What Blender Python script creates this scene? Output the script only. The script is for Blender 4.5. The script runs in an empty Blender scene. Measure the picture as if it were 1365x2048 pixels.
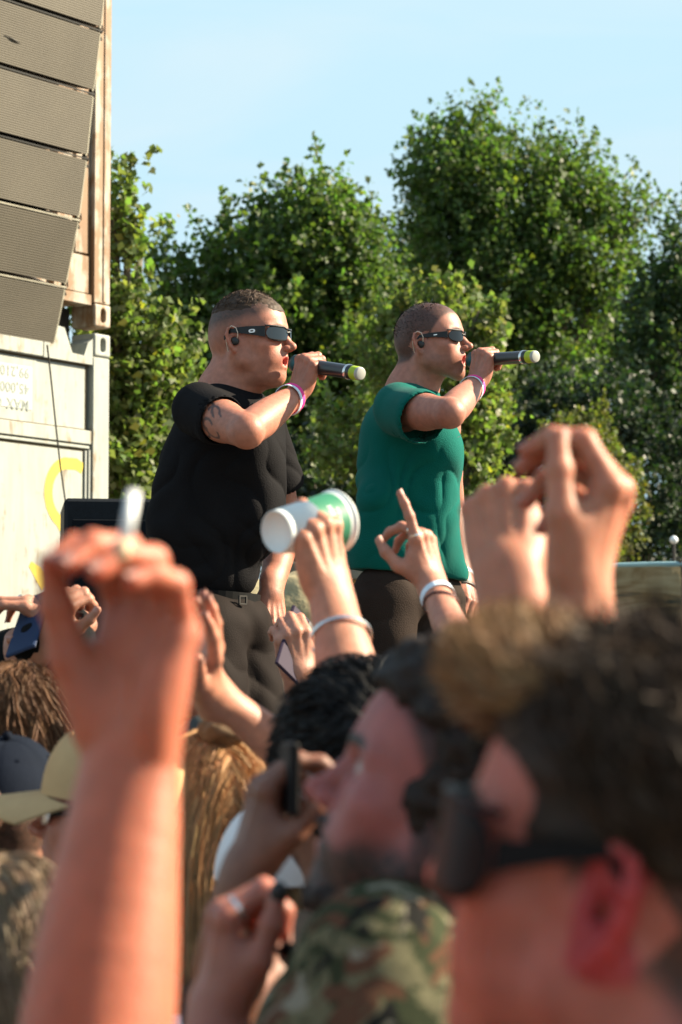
import bpy, math, random
import numpy as np
from mathutils import Vector, Matrix

# ------------------------------------------------------------------ camera, sky, sun
SC = bpy.context.scene
COL = SC.collection
FPX = 4835.0                      # focal length in photo pixels (85 mm on 36 mm)
PITCH = math.radians(4.2)
CAMZ = 1.66
cam_d = bpy.data.cameras.new('camera')
cam = bpy.data.objects.new('camera', cam_d); COL.objects.link(cam)
cam.location = (0, 0, CAMZ); cam.rotation_euler = (math.radians(90) + PITCH, 0, 0)
cam_d.sensor_fit = 'VERTICAL'; cam_d.sensor_height = 36; cam_d.sensor_width = 24; cam_d.lens = 85
cam_d.clip_start = 0.05; cam_d.clip_end = 2000
cam_d.dof.use_dof = True; cam_d.dof.focus_distance = 6.5; cam_d.dof.aperture_fstop = 7.1
SC.camera = cam

SUN_EL, SUN_AZ = math.radians(34), math.radians(11)      # azimuth: from +X turned towards +Y
world = bpy.data.worlds.new('World'); SC.world = world; world.use_nodes = True
wn = world.node_tree.nodes; wl = world.node_tree.links; wn.clear()
wo = wn.new('ShaderNodeOutputWorld'); bg = wn.new('ShaderNodeBackground'); sky = wn.new('ShaderNodeTexSky')
sky.sky_type = 'NISHITA'; sky.sun_disc = False
sky.sun_elevation = SUN_EL; sky.sun_rotation = math.radians(90) - SUN_AZ
sky.altitude = 0; sky.air_density = 1.0; sky.dust_density = 0.6; sky.ozone_density = 1.3
bg.inputs['Strength'].default_value = 0.058
tint = wn.new('ShaderNodeVectorMath'); tint.operation = 'MULTIPLY'; tint.inputs[1].default_value = (1.76, 1.70, 1.34)   # warm white balance
wl.new(sky.outputs[0], tint.inputs[0]); cap_ = wn.new('ShaderNodeVectorMath'); cap_.operation = 'MINIMUM'; cap_.inputs[1].default_value = (2.85, 4.10, 4.70)   # evens out the glare round the sun
wl.new(tint.outputs[0], cap_.inputs[0]); 
wtc = wn.new('ShaderNodeTexCoord'); wmp = wn.new('ShaderNodeMapping'); wmp.inputs['Scale'].default_value = (1.6, 1.6, 9.0); wmp.inputs['Rotation'].default_value = (.12, .08, 0); wl.new(wtc.outputs['Generated'], wmp.inputs[0])
wnz = wn.new('ShaderNodeTexNoise'); wnz.inputs['Scale'].default_value = 2.2; wnz.inputs['Detail'].default_value = 6; wnz.inputs['Distortion'].default_value = .6; wl.new(wmp.outputs[0], wnz.inputs['Vector'])
wmr = wn.new('ShaderNodeMapRange'); wmr.inputs[1].default_value = .42; wmr.inputs[2].default_value = .75; wmr.inputs[3].default_value = 0; wmr.inputs[4].default_value = .55; wl.new(wnz.outputs[0], wmr.inputs[0])
wmx = wn.new('ShaderNodeMix'); wmx.data_type = 'RGBA'; wmx.inputs['B'].default_value = (3.9, 4.35, 4.6, 1)      # thin high haze
wl.new(cap_.outputs[0], wmx.inputs['A']); wl.new(wmr.outputs[0], wmx.inputs['Factor']); wl.new(wmx.outputs['Result'], bg.inputs['Color']); wl.new(bg.outputs[0], wo.inputs['Surface'])
sun_d = bpy.data.lights.new('sun', 'SUN'); sun = bpy.data.objects.new('sun', sun_d); COL.objects.link(sun)
sun_d.energy = 4.6; sun_d.angle = math.radians(0.5); sun_d.color = (1.0, 0.86, 0.64)
sdir = Vector((math.cos(SUN_EL) * math.cos(SUN_AZ), math.cos(SUN_EL) * math.sin(SUN_AZ), math.sin(SUN_EL)))
sun.rotation_euler = sdir.to_track_quat('Z', 'Y').to_euler()
SC.view_settings.view_transform = 'Standard'; SC.view_settings.look = 'None'
SC.view_settings.exposure = 1.88; SC.view_settings.gamma = 1.0
SC.render.engine = 'CYCLES'
SC.cycles.max_bounces = 7; SC.cycles.diffuse_bounces = 3; SC.cycles.glossy_bounces = 3
SC.cycles.transmission_bounces = 5; SC.cycles.transparent_max_bounces = 8
SC.cycles.use_denoising = True

CF = np.array([0, math.cos(PITCH), math.sin(PITCH)]); CU = np.array([0, -math.sin(PITCH), math.cos(PITCH)])
def P(px, py, d):
    """the place in the world seen at photo pixel (px, py), d metres in front of the lens"""
    return np.array([0, 0, CAMZ]) + np.array([1, 0, 0]) * (px - 682.5) / FPX * d + CU * (1024 - py) / FPX * d + CF * d

# ------------------------------------------------------------------ small maths
def V(*a): return np.array(a if len(a) > 1 else a[0], dtype=float)
def nrm(v):
    v = np.asarray(v, float); return v / (np.linalg.norm(v) + 1e-12)
def rot(axis, deg):
    return np.array(Matrix.Rotation(math.radians(deg), 3, Vector(axis)))
def frame(x, z):
    """columns: x axis, y axis, z axis; z made square to x"""
    x = nrm(x); z = np.asarray(z, float); z = nrm(z - x * np.dot(x, z)); y = np.cross(z, x)
    return np.stack([x, y, z], 1)

def _hash(ix, iy, iz, seed):
    h = (ix * 374761393 + iy * 668265263 + iz * 2147483647 + seed * 1274126177) & 0xffffffff
    h = ((h ^ (h >> 13)) * 1274126177) & 0xffffffff
    return ((h ^ (h >> 16)) & 0xffffff) / float(0xffffff)
def noise(Pt, scale=1.0, seed=0):
    q = np.asarray(Pt, float) * scale; f = np.floor(q).astype(np.int64); t = q - f; t = t * t * (3 - 2 * t)
    out = 0
    for dx in (0, 1):
        for dy in (0, 1):
            for dz in (0, 1):
                w = (t[:, 0] if dx else 1 - t[:, 0]) * (t[:, 1] if dy else 1 - t[:, 1]) * (t[:, 2] if dz else 1 - t[:, 2])
                out = out + w * _hash(f[:, 0] + dx, f[:, 1] + dy, f[:, 2] + dz, seed)
    return out * 2 - 1
def sstep(a, b, x):
    t = np.clip((x - a) / (b - a), 0, 1); return t * t * (3 - 2 * t)

# ------------------------------------------------------------------ a smooth-blend solid modeller
class Solid:
    def __init__(s): s.ops = []; s.R = np.eye(3); s.T = np.zeros(3); s.S = 1.0
    def at(s, T=(0, 0, 0), R=None, S=1.0):
        s.T = np.asarray(T, float); s.R = np.eye(3) if R is None else R; s.S = S; return s
    def w(s, p): return s.T + s.R @ (np.asarray(p, float) * s.S)
    def sph(s, c, r, k=.01, m='u'):
        c = s.w(c); r = r * s.S
        s.ops.append((lambda X, Y, Z: np.sqrt((X - c[0])**2 + (Y - c[1])**2 + (Z - c[2])**2) - r, c - r, c + r, k, m))
    def ell(s, c, r, k=.01, m='u', R=None):
        c = s.w(c); r = np.asarray(r, float) * s.S; A = (s.R if R is None else s.R @ R).T
        ext = np.sqrt(((A.T * r) ** 2).sum(1))
        def f(X, Y, Z):
            x, y, z = X - c[0], Y - c[1], Z - c[2]
            a = A[0, 0]*x + A[0, 1]*y + A[0, 2]*z; b = A[1, 0]*x + A[1, 1]*y + A[1, 2]*z; d = A[2, 0]*x + A[2, 1]*y + A[2, 2]*z
            k0 = np.sqrt((a/r[0])**2 + (b/r[1])**2 + (d/r[2])**2); k1 = np.sqrt((a/r[0]**2)**2 + (b/r[1]**2)**2 + (d/r[2]**2)**2)
            return k0 * (k0 - 1) / (k1 + 1e-9)
        s.ops.append((f, c - ext, c + ext, k, m))
    def cap(s, a, b, ra, rb=None, k=.01, m='u', n=None, q=1.0):
        """tapered capsule; n, q: squash by q along n"""
        a = s.w(a); b = s.w(b); rb = ra if rb is None else rb; ra = ra * s.S; rb = rb * s.S
        nn = None if n is None else nrm(s.R @ np.asarray(n, float))
        e = 1 / q - 1 if nn is not None else 0
        ba = b - a
        if nn is not None: ba2 = ba + e * nn * np.dot(nn, ba)
        else: ba2 = ba
        L2 = float(np.dot(ba2, ba2)) + 1e-12; rm = max(ra, rb) * max(1, q)
        def f(X, Y, Z):
            x, y, z = X - a[0], Y - a[1], Z - a[2]
            if nn is not None:
                d = e * (nn[0]*x + nn[1]*y + nn[2]*z); x = x + nn[0]*d; y = y + nn[1]*d; z = z + nn[2]*d
            t = np.clip((x*ba2[0] + y*ba2[1] + z*ba2[2]) / L2, 0, 1)
            dd = np.sqrt((x - t*ba2[0])**2 + (y - t*ba2[1])**2 + (z - t*ba2[2])**2) - (ra + (rb - ra) * t)
            return dd * (min(1.0, q) if nn is not None else 1)
        s.ops.append((f, np.minimum(a, b) - rm, np.maximum(a, b) + rm, k, m))
    def box(s, c, h, r=.005, k=.002, m='u', R=None):
        c = s.w(c); h = np.asarray(h, float) * s.S; A = (s.R if R is None else s.R @ R).T
        ext = np.abs(A.T) @ h
        def f(X, Y, Z):
            x, y, z = X - c[0], Y - c[1], Z - c[2]
            a = np.abs(A[0, 0]*x + A[0, 1]*y + A[0, 2]*z) - h[0] + r
            b = np.abs(A[1, 0]*x + A[1, 1]*y + A[1, 2]*z) - h[1] + r
            d = np.abs(A[2, 0]*x + A[2, 1]*y + A[2, 2]*z) - h[2] + r
            return np.sqrt(np.maximum(a, 0)**2 + np.maximum(b, 0)**2 + np.maximum(d, 0)**2) + np.minimum(np.maximum(np.maximum(a, b), d), 0) - r
        s.ops.append((f, c - ext, c + ext, k, m))
    def chain(s, pts, rad, k=.01, m='u', n=None, q=1.0):
        for i in range(len(pts) - 1): s.cap(pts[i], pts[i+1], rad[i], rad[i+1], k, m, n, q)
    def mesh(s, h=.004, lo=None, hi=None):
        """surface nets -> (verts, quads, normals)"""
        ul = [o for o in s.ops if o[4] == 'u']
        L = np.min([o[1] for o in ul], 0) - 3*h; H = np.max([o[2] for o in ul], 0) + 3*h
        if lo is not None: L = np.maximum(L, lo)
        if hi is not None: H = np.minimum(H, hi)
        n = np.ceil((H - L) / h).astype(int) + 1
        F = np.full(n, 0.05, np.float32)
        ax = [(L[i] + np.arange(n[i]) * h).astype(np.float32) for i in range(3)]
        for f, a, b, k, m in s.ops:
            mg = k + 3*h
            i0 = np.clip(np.floor((a - mg - L) / h).astype(int), 0, n); i1 = np.clip(np.ceil((b + mg - L) / h).astype(int) + 1, 0, n)
            if (i1 <= i0).any(): continue
            sl = tuple(slice(i0[i], i1[i]) for i in range(3))
            D = f(ax[0][sl[0]][:, None, None], ax[1][sl[1]][None, :, None], ax[2][sl[2]][None, None, :]).astype(np.float32)
            G = F[sl]
            if m == 'u':
                hh = np.maximum(k - np.abs(G - D), 0) / k; F[sl] = np.minimum(G, D) - hh*hh*k*.25
            else:
                D = -D; hh = np.maximum(k - np.abs(G - D), 0) / k; F[sl] = np.maximum(G, D) + hh*hh*k*.25
        for a_ in range(3):                                   # closed at the borders
            sl = [slice(None)]*3; sl[a_] = 0; F[tuple(sl)] = np.maximum(F[tuple(sl)], h*.5); sl[a_] = -1; F[tuple(sl)] = np.maximum(F[tuple(sl)], h*.5)
        B = F < 0
        cs = [B[dx:n[0]-1+dx, dy:n[1]-1+dy, dz:n[2]-1+dz] for dx in (0, 1) for dy in (0, 1) for dz in (0, 1)]
        anyb = cs[0] | cs[1] | cs[2] | cs[3] | cs[4] | cs[5] | cs[6] | cs[7]; allb = cs[0] & cs[1] & cs[2] & cs[3] & cs[4] & cs[5] & cs[6] & cs[7]
        M = anyb & ~allb
        ci = np.argwhere(M); idx = np.full(M.shape, -1, np.int32); idx[M] = np.arange(len(ci), dtype=np.int32)
        acc = np.zeros((len(ci), 3)); cnt = np.zeros(len(ci))
        cor = [(dx, dy, dz) for dx in (0, 1) for dy in (0, 1) for dz in (0, 1)]
        val = {c: F[ci[:, 0]+c[0], ci[:, 1]+c[1], ci[:, 2]+c[2]].astype(float) for c in cor}
        for i, c in enumerate(cor):
            for e in cor[i+1:]:
                if sum(abs(c[j]-e[j]) for j in range(3)) != 1: continue
                a, b = val[c], val[e]; mm = (a < 0) != (b < 0)
                t = np.where(mm, a / np.where(mm, a - b, 1), 0)
                p = np.array(c)[None] + t[:, None] * (np.array(e) - np.array(c))[None]
                acc += p * mm[:, None]; cnt += mm
        verts = L + (ci + acc / cnt[:, None]) * h
        nx = ((val[1,0,0]+val[1,0,1]+val[1,1,0]+val[1,1,1])-(val[0,0,0]+val[0,0,1]+val[0,1,0]+val[0,1,1]))
        ny = ((val[0,1,0]+val[0,1,1]+val[1,1,0]+val[1,1,1])-(val[0,0,0]+val[0,0,1]+val[1,0,0]+val[1,0,1]))
        nz = ((val[0,0,1]+val[0,1,1]+val[1,0,1]+val[1,1,1])-(val[0,0,0]+val[0,1,0]+val[1,0,0]+val[1,1,0]))
        N = np.stack([nx, ny, nz], 1); N /= np.linalg.norm(N, axis=1)[:, None] + 1e-9
        Q = []
        for a_ in range(3):
            b_, c_ = (a_+1) % 3, (a_+2) % 3
            s0 = [slice(None)]*3; s1 = [slice(None)]*3; s0[a_] = slice(0, -1); s1[a_] = slice(1, None)
            for t_ in (b_, c_): s0[t_] = slice(1, -1); s1[t_] = slice(1, -1)
            A0, A1 = B[tuple(s0)], B[tuple(s1)]; E = np.argwhere(A0 != A1)
            if not len(E): continue
            off = np.zeros(3, int); off[b_] = 1; off[c_] = 1; E = E + off
            sg = B[E[:, 0], E[:, 1], E[:, 2]]
            def g(db, dc):
                q = E.copy(); q[:, b_] -= db; q[:, c_] -= dc; return idx[q[:, 0], q[:, 1], q[:, 2]]
            qd = np.stack([g(1, 1), g(0, 1), g(0, 0), g(1, 0)], 1)
            qd[~sg] = qd[~sg][:, ::-1]; Q.append(qd)
        Q = np.concatenate(Q); Q = Q[(Q >= 0).all(1)]
        return verts, Q, N

def np_mesh(name, verts, faces, nper=4, mats=(), smooth=True, col=None, midx=None):
    verts = np.asarray(verts, np.float32); faces = np.asarray(faces, np.int32).reshape(-1, nper)
    me = bpy.data.meshes.new(name); me.vertices.add(len(verts)); me.vertices.foreach_set('co', verts.ravel())
    me.loops.add(faces.size); me.loops.foreach_set('vertex_index', faces.ravel())
    me.polygons.add(len(faces)); me.polygons.foreach_set('loop_start', np.arange(0, faces.size, nper, dtype=np.int32))
    me.update(calc_edges=True)
    if smooth: me.polygons.foreach_set('use_smooth', np.ones(len(faces), bool))
    for m in mats: me.materials.append(m)
    if midx is not None: me.polygons.foreach_set('material_index', np.asarray(midx, np.int32))
    if col is not None:
        a = me.color_attributes.new('Col', 'FLOAT_COLOR', 'POINT')
        c = np.ones((len(verts), 4), np.float32); c[:, :3] = col; a.data.foreach_set('color', c.ravel())
    return me

def link(name, me, parent=None, kind=None):
    o = bpy.data.objects.new(name, me); COL.objects.link(o)
    if parent is not None:
        o.parent = parent
        o.matrix_parent_inverse = Matrix.Translation(parent.location).inverted() if parent.parent is None and parent.type == 'EMPTY' else Matrix.Identity(4)
    if kind: o['kind'] = kind
    return o
def thing(name, loc, label, cat, group=None):
    e = bpy.data.objects.new(name, None); COL.objects.link(e); e.location = tuple(float(x) for x in loc); e.empty_display_size = .1
    return tag(e, label, cat, group)
def tag(o, label, cat, group=None):
    o['label'] = label; o['category'] = cat
    if group: o['group'] = group
    return o
def solid_obj(name, s, mat, parent=None, h=.004, col=None, disp=None, kind=None, lo=None, hi=None):
    v, q, n = s.mesh(h, lo, hi)
    if disp is not None: v = v + n * np.asarray(disp(v, n))[:, None]
    return link(name, np_mesh(name, v, q, 4, [mat], True, col(v, n) if col else None), parent, kind)

# joined plain geometry: boxes, tubes, lathes
class MB:
    def __init__(s): s.v = []; s.f = []
    def add(s, vs, fs):
        o = len(s.v); s.v += [tuple(map(float, p)) for p in vs]; s.f += [tuple(i + o for i in f) for f in fs]; return s
    def box(s, c, h, R=None, bev=0.0):
        R = np.eye(3) if R is None else R; c = V(*c)
        if bev <= 0:
            vs = [c + R @ (V(x, y, z) * V(*h)) for x in (-1, 1) for y in (-1, 1) for z in (-1, 1)]
            return s.add(vs, [(0,1,3,2),(4,6,7,5),(0,4,5,1),(2,3,7,6),(0,2,6,4),(1,5,7,3)])
        h = V(*h); vs = []; ix = {}
        for sx in (-1, 1):
            for sy in (-1, 1):
                for sz in (-1, 1):
                    for a in range(3):
                        e = h - bev; e[a] = h[a]; ix[sx, sy, sz, a] = len(vs); vs.append(c + R @ (V(sx, sy, sz) * e))
        f = []
        for a in range(3):
            b, d = (a+1) % 3, (a+2) % 3
            for sg in (-1, 1):
                q = []
                for (u, w) in ((-1,-1),(1,-1),(1,1),(-1,1)):
                    k = [0]*3; k[a] = sg; k[b] = u; k[d] = w; q.append(ix[k[0], k[1], k[2], a])
                f.append(tuple(q if sg > 0 else q[::-1]))
            for u in (-1, 1):
                for w in (-1, 1):      # edges along a
                    q = []
                    for t in (-1, 1):
                        k = [0]*3; k[a] = t; k[b] = u; k[d] = w; k = tuple(k)
                        q.append((ix[k+(b,)], ix[k+(d,)]))
                    r = (q[0][0], q[1][0], q[1][1], q[0][1]); f.append(r if u*w < 0 else r[::-1])
        for sx in (-1, 1):
            for sy in (-1, 1):
                for sz in (-1, 1):
                    t = tuple(ix[sx, sy, sz, a] for a in range(3)); f.append(t if sx*sy*sz > 0 else t[::-1])
        return s.add(vs, f)
    def tube(s, pts, r, n=10, caps=True):
        pts = [V(*p) for p in pts]; m = len(pts); r = [r]*m if np.isscalar(r) else r
        up = V(0, 0, 1); vs = []; pu = None
        for i, p in enumerate(pts):
            t = nrm(pts[min(i+1, m-1)] - pts[max(i-1, 0)])
            if pu is None:
                a = V(0, 0, 1) if abs(t[2]) < .9 else V(1, 0, 0); pu = nrm(np.cross(t, a))
            pu = nrm(pu - t * np.dot(pu, t)); w = np.cross(t, pu)
            for j in range(n):
                an = 2*math.pi*j/n; vs.append(p + (pu*math.cos(an) + w*math.sin(an))*r[i])
        f = [(i*n+j, i*n+(j+1) % n, (i+1)*n+(j+1) % n, (i+1)*n+j) for i in range(m-1) for j in range(n)]
        if caps: f += [tuple(range(n))[::-1], tuple((m-1)*n+j for j in range(n))]
        return s.add(vs, f)
    def lathe(s, c, R, prof, n=32):
        """prof: (radius, height) along local z of R"""
        c = V(*c); vs = []; m = len(prof)
        for r, z in prof:
            for j in range(n):
                an = 2*math.pi*j/n; vs.append(c + R @ V(r*math.cos(an), r*math.sin(an), z))
        f = [(i*n+j, i*n+(j+1) % n, (i+1)*n+(j+1) % n, (i+1)*n+j) for i in range(m-1) for j in range(n)]
        return s.add(vs, f)
    def build(s, name, mat, parent=None, smooth=False, kind=None):
        me = bpy.data.meshes.new(name); me.from_pydata(s.v, [], s.f); me.update()
        if smooth: me.polygons.foreach_set('use_smooth', [len(p.vertices) < 6 for p in me.polygons])
        me.materials.append(mat); return link(name, me, parent, kind)

# ------------------------------------------------------------------ materials
def mat(name, col=(.5, .5, .5), rough=.6, metal=0, spec=.5, sss=0, sssr=(1, .3, .15), ssss=.01, attr=False, var=0, vscale=8, bump=0, bscale=60, stretch=None, sheen=0, coat=0, trans=0):
    m = bpy.data.materials.new(name); m.use_nodes = True; nt = m.node_tree; N = nt.nodes; Lk = nt.links
    b = N['Principled BSDF']; b.inputs['Roughness'].default_value = rough; b.inputs['Metallic'].default_value = metal
    b.inputs['Specular IOR Level'].default_value = spec
    b.inputs['Base Color'].default_value = (*col, 1)
    if sss: b.inputs['Subsurface Weight'].default_value = sss; b.inputs['Subsurface Radius'].default_value = sssr; b.inputs['Subsurface Scale'].default_value = ssss
    if sheen: b.inputs['Sheen Weight'].default_value = sheen
    if coat: b.inputs['Coat Weight'].default_value = coat; b.inputs['Coat Roughness'].default_value = .08
    if trans: b.inputs['Transmission Weight'].default_value = trans
    src = None; tc = N.new('ShaderNodeTexCoord'); co = tc.outputs['Object']
    if stretch:
        mp = N.new('ShaderNodeMapping'); mp.inputs['Scale'].default_value = stretch; Lk.new(co, mp.inputs[0]); co = mp.outputs[0]
    if attr:
        at = N.new('ShaderNodeAttribute'); at.attribute_name = 'Col'; src = at.outputs['Color']
    if var:
        nz = N.new('ShaderNodeTexNoise'); nz.inputs['Scale'].default_value = vscale; nz.inputs['Detail'].default_value = 5; Lk.new(co, nz.inputs['Vector'])
        mr = N.new('ShaderNodeMapRange'); mr.inputs[1].default_value = .3; mr.inputs[2].default_value = .7; mr.inputs[3].default_value = 1 - var; mr.inputs[4].default_value = 1 + var
        Lk.new(nz.outputs[0], mr.inputs[0])
        mx = N.new('ShaderNodeVectorMath'); mx.operation = 'SCALE'
        if src is not None: Lk.new(src, mx.inputs[0])
        else: mx.inputs[0].default_value = col
        Lk.new(mr.outputs[0], mx.inputs['Scale']); src = mx.outputs[0]
    if src is not None: Lk.new(src, b.inputs['Base Color'])
    if bump:
        nb = N.new('ShaderNodeTexNoise'); nb.inputs['Scale'].default_value = bscale; nb.inputs['Detail'].default_value = 4; Lk.new(co, nb.inputs['Vector'])
        bp = N.new('ShaderNodeBump'); bp.inputs['Strength'].default_value = bump; bp.inputs['Distance'].default_value = .01; Lk.new(nb.outputs[0], bp.inputs['Height']); Lk.new(bp.outputs[0], b.inputs['Normal'])
    return m
# ------------------------------------------------------------------ heads, hands, arms
SKIN = mat('skin', rough=.48, spec=.4, sss=.35, sssr=(1, .32, .18), ssss=.012, attr=True, var=.13, vscale=70, bump=.16, bscale=350)
SKIN_NEAR = mat('skin_near', rough=.5, spec=.35, sss=.75, sssr=(1, .22, .12), ssss=.013, attr=True, var=.09, vscale=45, bump=.1, bscale=300)

def head_rot(yaw, pitch=0, roll=0):
    """yaw 0 looks to +X, 90 away from the camera; columns forward, left, up"""
    R = rot((0, 0, 1), yaw) @ rot((0, 1, 0), -pitch) @ rot((1, 0, 0), roll)
    return R

def head(s, T, R, S=1.0, mouth=0.0, nose=1.0, chin=1.0, fat=1.0, ears=True, neck=None, neck_r=.058, jaw=1.0, browz=0):
    """T: middle of the ear axis. Neck runs to the world point `neck`."""
    s.at(T, R, S); e = s.ell; c = s.cap; b = s.sph
    e((-.004, 0, .043), (.096, .076, .086), k=.02)                 # skull
    e((.040, 0, .048), (.050, .060, .055), k=.03)                  # forehead
    e((-.045, 0, .005), (.048, .058, .055), k=.03)                 # occiput
    e((.045, 0, -.020), (.047, .060*fat, .066), k=.03)             # face mass
    for y in (-1, 1):
        c((.010, y*.056*fat*jaw, -.045), (.070, y*.018, -.084*chin), .017*fat, .013, k=.028)   # jaw line
        c((.004, y*.062*fat, -.008), (.010, y*.056*fat*jaw, -.048), .013, .016*fat, k=.03)
        e((.060, y*.045*fat, -.010), (.022, .020, .017), k=.02)    # cheekbone
        e((.055, y*.034*fat, -.040), (.028, .022*fat, .028), k=.02)
    b((.078, 0, -.083*chin), .0175, k=.022)                        # chin
    e((.074, 0, -.040), (.026, .033, .035), k=.02)                 # mouth mound
    c((.084, -.016, .033+browz), (.084, .016, .033+browz), .009, k=.02)
    for y in (-1, 1):
        c((.083, y*.018, .033+browz), (.070, y*.047, .032+browz), .009, .007, k=.015)
        e((.097, y*.031, .018), (.017, .017, .012), k=.014, m='s') # eye socket
        b((.0745, y*.031, .018), .0125, k=.002)                    # eyeball / lids
        c((.083, y*.020, .0255), (.078, y*.043, .0245), .0034, k=.004)   # upper lid
        c((.083, y*.020, .0125), (.078, y*.042, .0125), .0024, k=.004)
    n = nose
    s.chain([(.088, 0, .024), (.099*n, 0, .006), (.114*n, 0, -.011)], [.0065, .0075, .0088], k=.010)
    b((.1155*n, 0, -.0125), .0088, k=.006)
    for y in (-1, 1):
        e((.103*n, y*.0115, -.0165), (.0105, .0065, .0075), k=.006)
        b((.108*n, y*.0065, -.0225), .0036, k=.003, m='s')
    # lips; mouth 0 closed .. 1 wide open
    o = mouth
    for (z0, xx, r) in ((-.0395 + .002*o, .0985, .0052), (-.050 - .016*o, .0955 - .002*o, .0058)):
        s.chain([(.078 - .004*o, -.024 + .004*o, -.0445 - .006*o), (xx - .004, -.011, z0), (xx, 0, z0 + .0008), (xx - .004, .011, z0), (.078 - .004*o, .024 - .004*o, -.0445 - .006*o)], [.0032, r*.9, r, r*.9, .0032], k=.005)
    if o > 0: e((.100, 0, -.0445 - .006*o), (.030, .0175 - .003*o, .0045 + .008*o), k=.003, m='s')
    else: c((.104, -.018, -.0448), (.104, .018, -.0448), .0035, k=.003, m='s')
    if o > 0:
        e((.078, 0, -.056), (.017, .012, .005), k=.003)            # tongue
    if ears:
        for y in (-1, 1):
            Re = rot((0, 0, 1), y*(-24)) @ rot((1, 0, 0), y*6)
            s2 = (s.T, s.R, s.S); s.at(s.w((-.004, y*.0705, .002)), s.R @ Re, s.S)
            e((-.006, y*.004, .002), (.017, .005, .027), k=.006)
            s.chain([(.006, y*.004, .012), (.004, y*.009, .024), (-.006, y*.012, .031), (-.018, y*.013, .026), (-.0225, y*.013, .012), (-.0195, y*.011, -.004), (-.012, y*.009, -.018), (-.004, y*.006, -.027)],
                    [.0030, .0036, .0040, .0042, .0040, .0038, .0042, .0058], k=.004)
            s.chain([(-.010, y*.010, .018), (-.014, y*.010, .004), (-.009, y*.009, -.010)], [.0022, .0028, .003], k=.004)   # antihelix
            e((-.003, y*.0105, -.001), (.0085, .0095, .0105), k=.003, m='s'); s.cap((.002, y*.012, -.003), (.004, -y*.010, -.003), .0038, k=.002, m='s')   # concha, ear canal
            e((-.0130, y*.0135, .017), (.0042, .007, .012), k=.003, m='s')
            e((.0075, y*.007, -.003), (.0035, .004, .006), k=.003)               # tragus
            s.at(*s2)
    if neck is not None:
        nb = s.R.T @ (np.asarray(neck) - s.T) / s.S
        nb2 = nb * .5 + V(-.020, 0, -.03) * .5
        s.cap((-.014, 0, -.035), nb2, neck_r*.98, neck_r*.95, k=.03)
        s.cap(nb2, nb, neck_r*.95, neck_r*1.12, k=.04)
        for y in (-1, 1): s.cap((-.012, y*.060, -.030), nb + V(.030, y*.020, 0), .013, .012, k=.02)
        s.ell(nb*.45 + V(.043, 0, -.028), (.012, .012, .014), k=.02)       # larynx
    s.at()

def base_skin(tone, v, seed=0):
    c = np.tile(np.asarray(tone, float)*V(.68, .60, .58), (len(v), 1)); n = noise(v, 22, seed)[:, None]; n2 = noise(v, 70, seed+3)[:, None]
    return c * (1 + .07*n + .05*n2) * np.array([1 + .0, 1, 1])

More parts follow.
